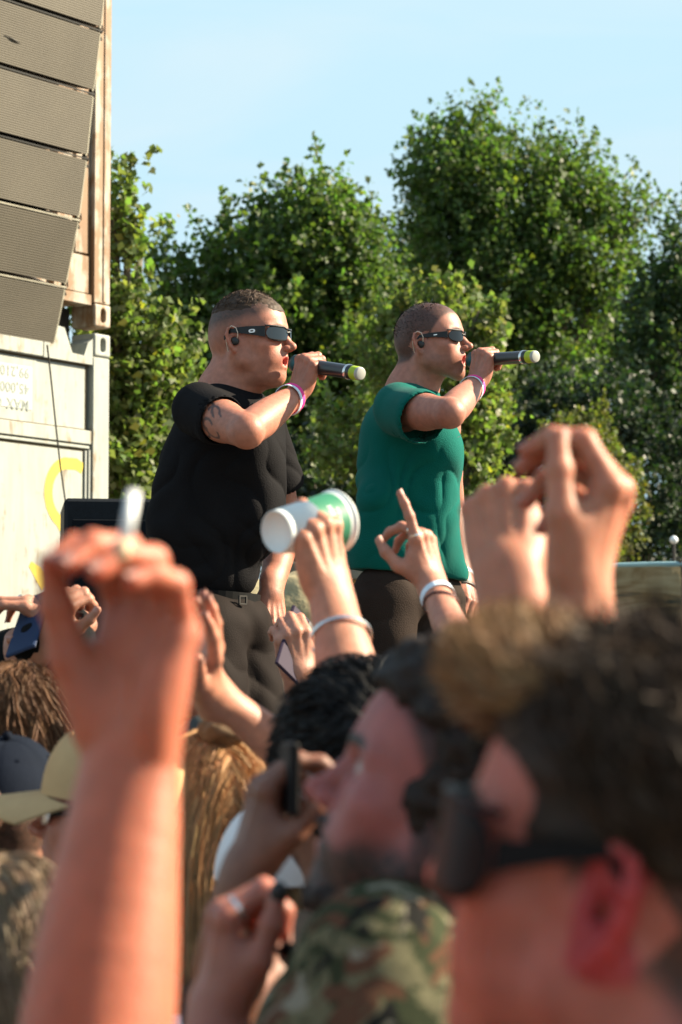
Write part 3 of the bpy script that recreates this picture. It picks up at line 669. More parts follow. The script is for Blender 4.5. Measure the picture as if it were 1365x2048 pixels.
boulder(P(600, 1400, 10.6)*V(1, 1, 0)+V(0, 0, .88), (.42, .35, .88), rot((0, 0, 1), 14), M_rock, 'broad sandy stone block low between the two singers', 2)
boulder(P(715, 1320, 11.0)*V(1, 1, 0)+V(0, 0, .98), (.17, .3, .98), rot((0, 0, 1), -20), M_rock2, 'dark grey rough stone just left of the second singer\'s trousers', 3)
boulder(P(470, 1300, 11.9)*V(1, 1, 0)+V(0, 0, .95), (.3, .35, .95), rot((0, 0, 1), 30), M_rock, 'sandy stone mostly hidden behind the hips of the singer in black', 4)
boulder(P(880, 1330, 11.6)*V(1, 1, 0)+V(0, 0, .9), (.3, .3, .9), rot((0, 0, 1), 5), M_rock2, 'grey stone hidden behind the legs of the singer in green', 5)
rl = thing('steel_barrier', P(600, 1390, 9.6)*V(1, 1, 0)+V(0, 0, 0), 'black steel barrier rail at the back of the stage in front of the stones', 'barrier')
for (py, r_) in ((1386, .018), (1400, .010), (1418, .016)):
    zz = P(600, py, 9.6)[2]; MB().tube([(-1.0, 9.55, zz), (1.2, 9.75, zz)], r_, 8).build('rail', M_blacksteel, rl)
for x in (-.9, .1, 1.1): MB().box((x, 9.66+x*.09, .8), (.02, .02, .82)).build('post', M_blacksteel, rl)
wl_ = thing('plank_wall', P(700, 1200, 14)*V(1, 1, 0), 'rust-brown plank wall behind the stones, between the two singers', 'wall')
M_plank = rock_mat('weathered_plank', (.30, .19, .075), (.09, .06, .03), 7); M_conc = rock_mat('grey_concrete', (.16, .16, .14), (.07, .07, .06), 5)
wx0 = P(560, 1200, 14)[0]; wt = P(700, 1152, 14)[2]
for i in range(8): MB().box((wx0 + .1 + i*.2, 14, (wt-.02)/2 - .03*(i % 2)), (.096, .02, (wt-.02)/2 - .03*(i % 2)), None, .004).build('plank', M_plank, wl_)
MB().box((wx0+.8, 13.99, wt+.03), (.84, .05, .05), None, .006).build('coping', M_conc, wl_)
pw = MB().box(P(962, 1230, 13.2)*V(1, 1, 0)+V(0, 0, P(960, 1130, 13.2)[2]/2), (.06, .10, P(960, 1130, 13.2)[2]/2), None, .008).build('concrete_post', M_conc); tag(pw, 'grey concrete post beside the hip of the singer in green', 'post')
fn = thing('screened_fence', P(1200, 1200, 14.6)*V(1, 1, 0), 'low fence covered with brown and dark green printed mesh under a pale blue top rail', 'fence')
zt = P(1300, 1127, 14.6)[2]; fx0 = P(1000, 1100, 14.6)[0]
MB().tube([(fx0, 14.7, zt - .03), (fx0+.9, 14.66, zt-.004), (fx0+3.2, 14.4, zt+.02)], .018, 8).build('top_rail', mat('pale_blue_rail', (.20, .34, .38), .5), fn)
def screen_mat():
    m = bpy.data.materials.new('printed_mesh'); m.use_nodes = True; N = m.node_tree.nodes; L = m.node_tree.links; tc = N.new('ShaderNodeTexCoord'); mp = N.new('ShaderNodeMapping'); mp.inputs['Scale'].default_value = (.8, 1, 3); mp.inputs['Rotation'].default_value = (0, .12, 0); L.new(tc.outputs['Object'], mp.inputs[0])
    nz = N.new('ShaderNodeTexNoise'); nz.inputs['Scale'].default_value = 2.2; nz.inputs['Detail'].default_value = 8; nz.inputs['Distortion'].default_value = 1.6; L.new(mp.outputs[0], nz.inputs[0])
    rp = N.new('ShaderNodeValToRGB'); e = rp.color_ramp.elements; e[0].position = .36; e[0].color = (.012, .028, .022, 1); e[1].position = .66; e[1].color = (.26, .23, .14, 1); x = e.new(.48); x.color = (.15, .105, .045, 1)
    L.new(nz.outputs[0], rp.inputs[0]); L.new(rp.outputs[0], N['Principled BSDF'].inputs['Base Color']); N['Principled BSDF'].inputs['Roughness'].default_value = .85; return m
M_scr = screen_mat()
for i in range(3):
    x0 = fx0 + i*1.1; ns = 22; nzz = 8; vs = []
    for a in range(ns+1):
        for b_ in range(nzz+1):
            xx = x0 + 1.09*a/ns; z = .25 + (zt-.27)*b_/nzz; vs.append((xx, 14.68 - .085*(xx-fx0) - .03 + .018*math.sin(xx*13 + z*2) + .012*math.sin(xx*29+z*5), z))
    mb = MB().add(vs, [(a*(nzz+1)+b_, (a+1)*(nzz+1)+b_, (a+1)*(nzz+1)+b_+1, a*(nzz+1)+b_+1) for a in range(ns) for b_ in range(nzz)]); mb.build('mesh_screen', M_scr, fn, smooth=True)
for i in range(4): MB().tube([(fx0 + i*1.1, 14.74-.09*i*1.1, 0), (fx0 + i*1.1, 14.74-.09*i*1.1, zt+.02)], .02, 8).build('post', M_clip, fn)
gl = thing('lamp_post', P(1348, 1080, 17)*V(1, 1, 0), 'small pale globe lamp on a thin post before the dark trees at the right', 'lamp')
gp = P(1348, 1080, 17); MB().tube([(gp[0], gp[1], 0), tuple(gp - V(0, 0, .03))], .012, 8).build('post', M_clip, gl)
MB().lathe(gp, np.eye(3), [(.001, -.03), (.018, -.025), (.029, -.008), (.029, .008), (.018, .025), (.001, .03)], 14).build('globe', mat('pale_globe', (.75, .8, .82), .3), gl, smooth=True)

# ------------------------------------------------------------------ trees
def leaf_mat(name, col, tr=.45):
    m = bpy.data.materials.new(name); m.use_nodes = True; N = m.node_tree.nodes; L = m.node_tree.links; N.clear()
    out = N.new('ShaderNodeOutputMaterial'); at = N.new('ShaderNodeAttribute'); at.attribute_name = 'Col'
    df = N.new('ShaderNodeBsdfPrincipled'); df.inputs['Roughness'].default_value = .5; df.inputs['Specular IOR Level'].default_value = .35; tl = N.new('ShaderNodeBsdfTranslucent'); mx = N.new('ShaderNodeMixShader'); mx.inputs[0].default_value = tr
    s1 = N.new('ShaderNodeVectorMath'); s1.operation = 'MULTIPLY'; s1.inputs[1].default_value = col; L.new(at.outputs['Color'], s1.inputs[0])
    s2 = N.new('ShaderNodeVectorMath'); s2.operation = 'MULTIPLY'; s2.inputs[1].default_value = (col[0]*1.35, col[1]*1.6, col[2]*.6); L.new(at.outputs['Color'], s2.inputs[0])
    L.new(s1.outputs[0], df.inputs['Base Color']); L.new(s2.outputs[0], tl.inputs['Color']); L.new(df.outputs[0], mx.inputs[1]); L.new(tl.outputs[0], mx.inputs[2]); L.new(mx.outputs[0], out.inputs[0]); return m
M_bark = mat('bark', (.09, .075, .055), .95, var=.4, vscale=12, bump=.8, bscale=20)
def leaf_mesh(name, C, size, r, m, up=.35):
    n = len(C); nv = nrmz(r.normal(size=(n, 3)) + V(0.25, -.15, up)); t = nrmz(r.normal(size=(n, 3)) + V(0, 0, -.5)); t = nrmz(t - nv*(nv*t).sum(1)[:, None]); b = np.cross(nv, t)
    sz = size*(.65 + .6*r.random(n))[:, None]
    vs = np.stack([C - t*sz*.55, C + b*sz*.42 - t*sz*.12 + nv*sz*.10, C + t*sz*.6, C - b*sz*.42 - t*sz*.12 + nv*sz*.10], 1).reshape(-1, 3)
    f = np.arange(n*4).reshape(n, 4); g_ = r.random(n)
    c = np.stack([.85 + .45*g_, .9 + .25*r.random(n), .75 + .6*g_*r.random(n)], 1)*(.75 + .5*r.random(n))[:, None]; old = r.random(n) < .02; c[old] = (2.2, 1.5, .7)
    return np_mesh(name, vs, f, 4, [m], False, np.repeat(c, 4, 0))
def nrmz(a): return a/(np.linalg.norm(a, axis=1)[:, None] + 1e-9)
def tree(label, lobes, d, n, size, m, seed, cat='tree', trunk=None, group='trees behind the stage', sprig=.45, near_leaves=0, flat=.8, loose=0.0):
    r = np.random.default_rng(seed); area = np.array([l[2]*l[3] for l in lobes], float); area /= area.sum(); Cs = []; cents = []
    for (px, py, rx, ry, *dd), a in zip(lobes, area):
        D = d + (dd[0] if dd else 0); c = P(px, py + (50 if d > 22 else 12), D); R3 = V(rx/FPX*D, min(rx, ry)*flat/FPX*D*1.3, ry/FPX*D); cents.append((c, R3)); k = int(n*a)
        # sprigs: short shoots growing outward and up, leaves strung along them
        ns = max(6, k//34); u = nrmz(r.normal(size=(ns, 3))); rad = (.40 + .60*r.random(ns)**.55)[:, None]; base = c + u*rad*R3
        base = base + np.stack([noise(base, 1.3/ max(R3[0], .3), seed+i) for i in range(3)], 1)*R3*.34
        dirn = nrmz(u*V(.8, .8, .6) + V(0, 0, .85) + r.normal(size=(ns, 3))*.35); L_ = sprig*(.35 + .9*r.random(ns))*(.6 + .4*rad[:, 0]); per = 30
        t = r.random((ns, per)); sp_ = (.125*sprig*(1.15 - t)*(1.6)).clip(.03)[..., None]
        Cs.append((base[:, None] + dirn[:, None]*(t*L_[:, None])[..., None] + r.normal(size=(ns, per, 3))*sp_).reshape(-1, 3))
        nt = max(4, k//420); uu = nrmz(r.normal(size=(nt, 3)) + V(0, 0, .9)); bb = c + uu*R3*.92; dd_ = nrmz(uu*V(.5, .5, .3) + V(0, 0, 1.1) + r.normal(size=(nt, 3))*.2); LL = sprig*(.5 + .8*r.random(nt)); tt = r.random((nt, 44))
        Cs.append((bb[:, None] + dd_[:, None]*(tt*LL[:, None])[..., None] + r.normal(size=(nt, 44, 3))*(.15*sprig*(1.1-tt))[..., None]).reshape(-1, 3))
    C = np.concatenate(Cs); C = C[C[:, 2] > .15]
    base = V(*(trunk or (np.average([c[0][0] for c in cents], weights=area), cents[0][0][1], 0)))
    t = thing('leafy_tree' if cat == 'tree' else 'leafy_shrub', base, label, cat, group)
    top = max(c[2] + R[2]*.4 for c, R in cents); cx = np.average([c[0] for c, R in cents], weights=area); cy = np.average([c[1] for c, R in cents], weights=area)
    mb = MB(); w = .035*top; mid = V((base[0]+cx)/2, (base[1]+cy)/2, top*.4); mb.tube([base, mid, V(cx, cy, top*.7), V(cx+.1, cy, top*.97)], [w, w*.75, w*.4, w*.08], 8); mb.build('trunk', M_bark, t, smooth=True)
    lb = MB()
    for c, R in cents:
        s0 = mid + (V(cx, cy, top*.7)-mid)*r.random(); lb.tube([s0, (s0+c)/2 + V(0, 0, -.1), c, c + V(r.normal()*.2, 0, R[2]*.7)], [w*.35, w*.25, w*.15, w*.04], 6)
        for _ in range(4): lb.tube([c - V(0, 0, R[2]*.3), c + nrm(r.normal(size=3)+V(0, 0, .5))*R*.9], [w*.10, w*.02], 5)
    lb.build('limb', M_bark, t, smooth=True)
    if near_leaves:
        order = np.argsort(C[:, 1] + r.random(len(C))*1.2)[:near_leaves]; near = C[order]; C = np.delete(C, order, 0)
        kinds = [leaf_mesh('leaf', np.zeros((1, 3)), size*1.1, r, m) for _ in range(12)]
        for i, p in enumerate(near):
            o = bpy.data.objects.new('leaf', kinds[i % 12]); COL.objects.link(o); o.parent = t; o.location = tuple(p - base)
    link('crown', leaf_mesh('crown', C, size, r, m), t, 'stuff')
    return t
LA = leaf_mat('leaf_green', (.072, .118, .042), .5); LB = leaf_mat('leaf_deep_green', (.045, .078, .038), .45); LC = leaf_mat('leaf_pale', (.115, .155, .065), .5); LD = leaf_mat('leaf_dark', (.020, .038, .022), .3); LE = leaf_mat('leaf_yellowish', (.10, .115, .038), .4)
QL = 1.0
tree('pale-leaved bushy tree right of the containers, behind the singer in black', [(250, 740, 110, 95), (290, 850, 95, 120), (235, 960, 120, 110), (320, 730, 55, 70), (300, 1010, 90, 90), (200, 850, 90, 130), (232, 440, 42, 85), (228, 590, 34, 36), (255, 490, 30, 40), (205, 640, 60, 60), (260, 660, 40, 30)], 16, 15000, .058, LC, 1, near_leaves=240, sprig=.32)
tree('broad green tree in the middle, between the two singers\' heads', [(395, 560, 70, 62), (345, 625, 55, 50), (330, 500, 20, 22), (490, 490, 80, 75), (560, 450, 85, 80), (630, 400, 65, 75), (650, 490, 110, 110), (715, 500, 65, 100), (560, 620, 150, 130), (690, 640, 110, 130), (450, 680, 140, 120), (600, 800, 170, 130), (700, 830, 110, 150), (480, 800, 120, 110), (590, 960, 140, 120)], 24, 52000, .066, LA, 2, sprig=.52)
tree('tallest tree, rising above and right of the singer in green', [(930, 330, 85, 95), (885, 300, 40, 60), (965, 270, 45, 65), (1020, 400, 130, 110), (1095, 345, 55, 70), (1165, 345, 48, 70), (1240, 400, 50, 50), (1160, 460, 105, 95), (905, 470, 75, 110), (1000, 560, 140, 120), (1110, 580, 110, 90), (1060, 720, 110, 120), (950, 680, 110, 120), (1180, 560, 50, 40), (865, 400, 28, 70)], 34, 60000, .074, LA, 3, sprig=.74)
tree('light green young tree close behind the singer in green', [(858, 610, 36, 36), (870, 670, 50, 50), (945, 640, 36, 48), (955, 730, 38, 55), (940, 830, 60, 80), (965, 790, 34, 55), (930, 940, 60, 90), (800, 700, 60, 80), (700, 900, 60, 80), (660, 1090, 60, 60), (890, 1050, 60, 90)], 18.5, 14000, .058, LC, 4, sprig=.32)
tree('dark tree at the right edge of the picture', [(1368, 470, 45, 75), (1350, 560, 55, 60), (1310, 610, 40, 45), (1385, 680, 110, 130), (1330, 780, 90, 110), (1400, 900, 100, 150), (1290, 560, 22, 22)], 31, 22000, .070, LB, 5, sprig=.5)
tree('thin far tree seen in the gap between the two tall trees', [(800, 520, 40, 80), (780, 600, 45, 80), (825, 460, 22, 60), (800, 700, 60, 100)], 44, 9000, .08, LB, 6, sprig=.7)
tree('loose far tree in the gap right of the tallest tree', [(1240, 640, 70, 50), (1200, 720, 80, 70), (1270, 560, 25, 40), (1290, 700, 60, 60)], 42, 9000, .085, LB, 7, sprig=.7)
tree('yellow-green bush in front of the dark trees on the right', [(1180, 850, 50, 60), (1230, 930, 55, 60), (1160, 940, 50, 70), (1120, 880, 40, 50), (1200, 1020, 70, 60)], 24, 7000, .055, LE, 8, cat='shrub', sprig=.3)
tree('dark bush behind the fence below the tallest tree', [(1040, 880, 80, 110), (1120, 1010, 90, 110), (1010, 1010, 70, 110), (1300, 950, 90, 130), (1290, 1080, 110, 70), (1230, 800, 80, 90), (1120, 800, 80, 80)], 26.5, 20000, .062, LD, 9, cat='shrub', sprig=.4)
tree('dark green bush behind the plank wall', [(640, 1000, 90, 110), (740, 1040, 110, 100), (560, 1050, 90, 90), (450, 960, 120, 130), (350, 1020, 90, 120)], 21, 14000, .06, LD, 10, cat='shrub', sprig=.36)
# the wood behind, one dark mass
r = np.random.default_rng(20); WC = []
for i in range(520):
    x = -14 + 30*r.random(); h_ = 4.6 + 1.2*math.sin(x*.9) + .8*math.sin(x*2.3+1); c = V(x, 46 + 4*r.random(), .3 + h_*r.random()**.8); WC.append(c + r.normal(size=(110, 3))*V(.5, .5, .42))
WC = np.concatenate(WC); WC = WC[WC[:, 2] > .05]
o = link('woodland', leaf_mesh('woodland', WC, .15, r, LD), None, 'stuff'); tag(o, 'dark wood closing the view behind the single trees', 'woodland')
# ------------------------------------------------------------------ things people wear
def cloth(name, col, rough=.85, var=.12, sheen=.0, bump=.25, bs=500): return mat(name, col, rough, var=var, vscale=14, bump=bump, bscale=bs, sheen=sheen, spec=.06)
M_lens = mat('dark_lens', (.006, .006, .007), .08, spec=.6); M_frame = mat('black_frame', (.006, .007, .009), .4, spec=.35)
M_white = mat('white_plastic', (.78, .80, .80), .4); M_silver = mat('silver', (.75, .73, .70), .25, metal=1.0)
M_pink = mat('pink_wristband', (.80, .03, .26), .6); M_pale = mat('pale_wristband', (.62, .72, .82), .5, var=.1, vscale=200); M_black = mat('matt_black', (.012, .012, .013), .5)
M_nail = mat('finger_nail', (.42, .22, .18), .45, spec=.3); M_clear = mat('clear_tube', (.62, .50, .40), .25)
HAIR = {}
def hair_mat(name, col, rough=.62):
    if name not in HAIR: HAIR[name] = mat(name, col, rough, attr=True, spec=.22, var=.15, vscale=40)
    return HAIR[name]

def glasses(parent, T, R, S, top=.031, bot=.004, x0=.040, a=.064, b=.077, ph0=6, ph1=60, bridge=.012, thick=.0016, temple_h=.0065, lens=None, name='sunglasses', tip=(-.010, .078, .024), round_=.6, logo=None, front_h=1.5, fm=None):
    def pt(ph, z, off=0): 
        t = math.radians(ph); return T + R @ (V(x0 + (a+off)*math.cos(t), (b+off)*math.sin(t), z)*S)
    lens = lens or M_lens; first = None
    for sg in (-1, 1):
        mb = MB(); n, m = 16, 8; vs = []
        for o in (0, thick):
            for i in range(n+1):
                u = i/n; ph = (ph0 + (ph1-ph0)*u)*sg; sh = (1 - abs(2*u-1)**3.0)**round_ if 0 < u < 1 else .12
                mid = (top+bot)/2 + .0015*(1-u); hh = (top-bot)/2*max(sh, .18)
                for j in range(m+1): vs.append(pt(ph, mid + hh*(2*j/m-1), o))
        k = (n+1)*(m+1); fs = []
        for i in range(n):
            for j in range(m):
                q = [i*(m+1)+j, (i+1)*(m+1)+j, (i+1)*(m+1)+j+1, i*(m+1)+j+1]; fs += [tuple(q), tuple(x+k for x in q[::-1])]
        for i in range(n): fs += [(i*(m+1), i*(m+1)+k, (i+1)*(m+1)+k, (i+1)*(m+1)), (i*(m+1)+m, (i+1)*(m+1)+m, (i+1)*(m+1)+m+k, i*(m+1)+m+k)]
        mb.add(vs, fs); o_ = mb.build('lens', lens, parent, smooth=True); first = first or o_
    fr = MB()
    for sg in (-1, 1):
        fr.tube([pt(ph*sg, top - .0005 + (.0 if ph > 12 else -.003), .001) for ph in np.linspace(ph0-4, ph1+2, 12)], .0026*S, 6)
        A = pt((ph1+2)*sg, (top+bot)/2+.004, 0); E = T + R @ (V(tip[0], tip[1]*sg, tip[2])*S); E2 = T + R @ (V(tip[0]-.018, tip[1]*sg*1.0, tip[2]-.018)*S); B = A*.45 + E*.55 + R @ V(0, sg*.004, .001)
        pts = [A, A*.75+B*.25, B, E, E2]; hs = [temple_h*front_h, temple_h*1.35, temple_h, temple_h*.62, temple_h*.5]; vs = []
        for p, h_ in zip(pts, hs):
            for (yy, zz) in ((-.0022, -1), (.0022, -1), (.0022, 1), (-.0022, 1)): vs.append(p + R @ V(0, yy, zz*h_)*S)
        fr.add(vs, [(4*i+j, 4*i+(j+1) % 4, 4*i+4+(j+1) % 4, 4*i+4+j) for i in range(4) for j in range(4)] + [(3, 2, 1, 0), (16, 17, 18, 19)])
    fr.tube([pt(-ph0-3, (top+bot)/2+.006, .001), pt(0, (top+bot)/2+.0085, .003), pt(ph0+3, (top+bot)/2+.006, .001)], .0028*S, 6)
    fr.build(name, fm or M_frame, parent)
    if logo:
        sg = -1 if logo[0] == 'R' else 1; c = T + R @ (V(.044, sg*(.0800), .0205)*S); Ro = R @ rot((0, 0, 1), 4*sg)
        if logo[1] == 'oval':
            vs = []; n = 20
            for rr in (1.0, .38):
                for j in range(n):
                    t = 2*math.pi*j/n; sq = lambda v: math.copysign(abs(v)**.75, v); vs.append(c + Ro @ V(sq(math.cos(t))*(.0088 if rr == 1 else .0042), sg*.0035, sq(math.sin(t))*(.0046 if rr == 1 else .0017))*S)
            MB().add(vs, [(j, (j+1) % n, n+(j+1) % n, n+j) for j in range(n)]).build('temple_logo', M_white, parent)
        else: MB().box(c + Ro @ V(0, sg*.003, -.001)*S, (.0052*S, .0008, .0013*S), Ro).build('temple_logo', M_silver, parent)

def band(name, a, b, t, r, w, m, parent, q=.76, n=(0, -1, 0), th=.0016, tilt=0, hollow=True):
    """a ring round the forearm a->b at t, flattened along n"""
    a, b = map(np.asarray, (a, b)); c = a + (b-a)*t; ax = nrm(b-a); n = np.asarray(n, float); n = nrm(n - ax*np.dot(n, ax)); y = np.cross(ax, n)
    R = np.stack([y, n*q, ax], 1)
    if tilt: R = rot(y, tilt) @ R
    return MB().lathe(c, R, [(r, -w/2), (r+th, -w/2), (r+th, w/2), (r, w/2), (r, -w/2)], 28).build(name, m, parent, smooth=False)

def strand_mesh(name, pts, w, m, parent, col, seed=0, kind=None):
    """pts (n, k, 3): ribbons; col (n, 3)"""
    r = np.random.default_rng(seed); n, k, _ = pts.shape; t = np.gradient(pts, axis=1); t /= np.linalg.norm(t, axis=2)[..., None]+1e-9
    sd = np.cross(t, r.normal(size=(n, 1, 3))); sd /= np.linalg.norm(sd, axis=2)[..., None]+1e-9; ww = w*(.6+.8*r.random((n, 1, 1)))*np.interp(np.linspace(0, 1, k), [0, .7, 1], [1, .9, .15])[None, :, None]
    vs = np.stack([pts - sd*ww/2, pts + sd*ww/2], 2).reshape(-1, 3); i = np.arange(n)[:, None]*k*2 + np.arange(k-1)[None]*2
    f = np.stack([i, i+1, i+3, i+2], -1).reshape(-1, 4); c = np.repeat(col, k*2, 0)
    return link(name, np_mesh(name, vs, f, 4, [m], True, c), parent, kind)

def hair_cols(base, n, seed, spread=.35):
    r = np.random.default_rng(seed); g = r.random((n, 1)); return np.clip(np.asarray(base)*(1 - spread + 2*spread*g)*(1 + .1*r.normal(size=(n, 3))*.4), 0, 1)

def long_hair(parent, T, R, S, base, length=.30, n=2600, seed=1, width=.0028, wave=.0, cover=.25, tied=None, seg=14, name='hair', volume=1.0):
    """hair that falls from the whole scalp; tied: world point where it is gathered first"""
    r = np.random.default_rng(seed); s = Solid(); s.at(T, R, S); s.ell((-.008, 0, .045), (.103*volume, .084*volume, .094*volume), k=.01); s.ell((-.05, 0, .00), (.058*volume, .070*volume, .075), k=.03)
    s.box((.125, 0, -.02), (.07, .2, .075), k=.02, m='s')
    hm = hair_mat('hair', (.2, .1, .05)); solid_obj(name, s, hm, parent, h=.006, col=lambda v, nn: np.tile(np.asarray(base)*.7, (len(v), 1))*(.8+.3*noise((v-T) @ R*V(1, 1, .3), 90, seed))[:, None])
    u = nrmz(r.normal(size=(n*2, 3))); u = u[(u[:, 2] > -.15) & ~((u[:, 0] > .55) & (u[:, 2] < .55))][:n]; n = len(u)
    E = V(.104, .085, .095)*volume*S; C = V(-.008, 0, .045)*S; gl = R.T @ V(0, 0, -1.0)     # gravity in the head's frame
    p = C + u*E; pts = [p]; part = np.sign(u[:, 1:2] + .05*r.normal(size=(n, 1))); d = nrmz(np.concatenate([-.25+0*part, part*.7, 0*part], 1) + gl*.35)
    L = length*S*(.75 + .4*r.random(n)); Lt = None if tied is None else (R.T @ (np.asarray(tied) - T))
    for i in range(seg-1):
        st = (L/(seg-1))[:, None]
        if Lt is not None and i < seg*.45: g_ = nrmz(Lt - p)
        else: g_ = nrmz(gl + .0*p)
        d = nrmz(d*.55 + g_*.5 + wave*np.stack([np.sin(i*1.3 + u[:, 1]*9 + u[:, 2]*5), np.cos(i*1.1 + u[:, 0]*8), 0*u[:, 0]], 1)); q = p + d*st
        e = (q - C)/E; ln = np.linalg.norm(e, axis=1)[:, None]; q = np.where(ln < 1.02, C + e/ln*E*(1.02 + .02*r.random((n, 1))), q)
        e2 = (q - V(-.02, 0, -.07)*S)/(V(.072, .072, .1)*S); l2 = np.linalg.norm(e2, axis=1)[:, None]; q = np.where(l2 < 1.0, V(-.02, 0, -.07)*S + e2/l2*V(.072, .072, .1)*S, q)
        pts.append(q); p = q
    pts = np.stack(pts, 1) @ R.T + T; pts += .0015*noise(pts.reshape(-1, 3), 60, seed).reshape(n, seg, 1)
    return strand_mesh('hair_strands', pts, width*S, hm, parent, hair_cols(base, n, seed), seed)

def short_hair(parent, T, R, S, base, lo, hi_off, n=1800, length=.03, seed=2, width=.0016, dirv=(.3, 0, 1), region=None, curl=.15, thick=.006, name='hair', solid=True, cut=None, lift=.45, lump=1.0):
    """a cap of hair on top of the skull plus loose strands; lo: function(x) lower edge in head-local z"""
    r = np.random.default_rng(seed); hm = hair_mat('hair', (.2, .1, .05))
    if solid:
        s = Solid(); s.at(T, R, S); s.ell((-.004, 0, .043+hi_off*.4), (.097+thick, .077+thick, .087+thick+hi_off*.6), k=.01); s.ell((.034, 0, .056+hi_off*.4), (.052+thick*.6, .058+thick*.8, .050+thick+hi_off*.6), k=.03); s.ell((-.045, 0, .005), (.048+thick, .058+thick, .055), k=.03)
        for c, h_, Rr in (cut or []): s.box(c, h_, r=.006, k=.016, m='s', R=Rr)
        solid_obj(name, s, hm, parent, h=.005 if S < 1.2 else .006, col=lambda v, nn: np.tile(np.asarray(base)*.75, (len(v), 1))*(.75+.4*noise((v-T) @ R*V(.35, 1, 1), 120, seed))[:, None], disp=lambda v, nn: lump*(.0035*noise(v, 55, seed)+.002*noise(v, 130, seed)))
    u = nrmz(r.normal(size=(n*4, 3))); E = V(.098+thick, .078+thick, .088+thick+hi_off*.6); p = V(-.004, 0, .043+hi_off*.4) + u*E; ok = p[:, 2] > lo(p[:, 0]); p = p[ok][:n]*1.0; u = u[ok][:n]; n = len(p)
    C0 = V(-.004, 0, .043+hi_off*.4); p = p - u*.004; pts = [p*1.0]; k = 7; L = length*(.5+.8*r.random(n))[:, None]/(k-1); dv = np.tile(V(*dirv), (n, 1)) + r.normal(size=(n, 3))*.25
    for i in range(k-1):
        nn = nrmz((p - C0)/E/E); tg = nrmz(dv - nn*(dv*nn).sum(1)[:, None]*.9); d = nrmz(tg + nn*(lift if i < 3 else lift*.3) + curl*np.stack([np.sin(i*1.9+u[:, 1]*40), np.cos(i*1.7+u[:, 0]*37), np.sin(i*1.5+u[:, 2]*43)], 1)); p = p + d*L; pts.append(p)
    pts = (np.stack(pts, 1)*S) @ R.T + T
    return strand_mesh('hair_strands', pts, width*S, hm, parent, hair_cols(base, n, seed), seed)

def cap_hat(parent, T, R, S, m, mb_=None, brim=True, label=None, drop=0.0, brimlen=.075, eyelets=True, back=True, h=.103, name='cap'):
    def pt(th, ph, o=0):
        x = (.108+o)*math.cos(th)*math.sin(ph)**.85 if ph > 0 else 0; y = (.088+o)*math.sin(th)*math.sin(ph)**.85 if ph > 0 else 0
        seam = -.0012*max(0, 1-abs(((th/(math.pi/3)) % 1)-.0)*14) ; z = .030 + drop + (h+o)*max(math.cos(ph), -.1)**(1 if ph < 1.57 else 1)
        if math.cos(th) > 0 and ph < 1.4: z += .010*math.cos(th)*math.sin(ph*2)
        return T + R @ (V(x-.003, y, z + .004*math.cos(th))*S)
    n, k = 48, 14; mb = MB(); vs = []
    for i in range(k+1):
        for j in range(n):
            th = 2*math.pi*j/n; dep = (.0018 if j % 8 == 0 else 0); vs.append(pt(th, max(.02, i/k*math.pi/2), -dep))
    vs.append(pt(0, 0.0)); top = len(vs)-1
    fs = [(i*n+j, (i+1)*n+j, (i+1)*n+(j+1) % n, i*n+(j+1) % n) for i in range(k) for j in range(n)] + [(top, j, (j+1) % n) for j in range(n)]
    o = mb.add(vs, fs).build(name, m, parent, smooth=True)
    MB().lathe(pt(0, 0, .001), R, [(.001, .006*S), (.006*S, .005*S), (.0075*S, 0), (.0075*S, -.003*S)], 10).build('cap_button', mb_ or m, parent, smooth=True)
    if eyelets:
        for kk in range(6):
            th = (kk+.5)*math.pi/3; c = pt(th, .75, .0004); nn = nrm(c - (T + R @ (V(0, 0, .03)*S))); Rq = frame(nn, V(0, 0, 1)); Rq = np.stack([Rq[:, 1], Rq[:, 2], Rq[:, 0]], 1)
            MB().lathe(c, Rq, [(.0012*S, 0), (.0012*S, .0012*S), (.0034*S, .0010*S), (.0036*S, -.001)], 10).build('eyelet', mb_ or m, parent)
    if brim:
        vs = []; nr, na = 6, 18
        for o_ in (0, -.0028):
            for i in range(nr+1):
                for j in range(na+1):
                    a = math.radians(-62 + 124*j/na); ext = brimlen*i/nr*math.cos(a*.78)**.5; bx = .1075*math.cos(a) - .003 + ext; by = .0875*math.sin(a)*(1+.08*i/nr)
                    bz = .030 + drop + .004*math.cos(a) + o_ - .20*ext - 3.6*by*by*(.5+.5*i/nr)*1.0 + .004; vs.append(T + R @ (V(bx, by, bz)*S))
        kk = (nr+1)*(na+1); fs = []
        for i in range(nr):
            for j in range(na): q = [i*(na+1)+j, (i+1)*(na+1)+j, (i+1)*(na+1)+j+1, i*(na+1)+j+1]; fs += [tuple(q), tuple(x+kk for x in q[::-1])]
        for j in range(na): q = nr*(na+1)+j; fs.append((q, q+kk, q+kk+1, q+1))
        MB().add(vs, fs).build('cap_brim', mb_ or m, parent, smooth=True)
    return o

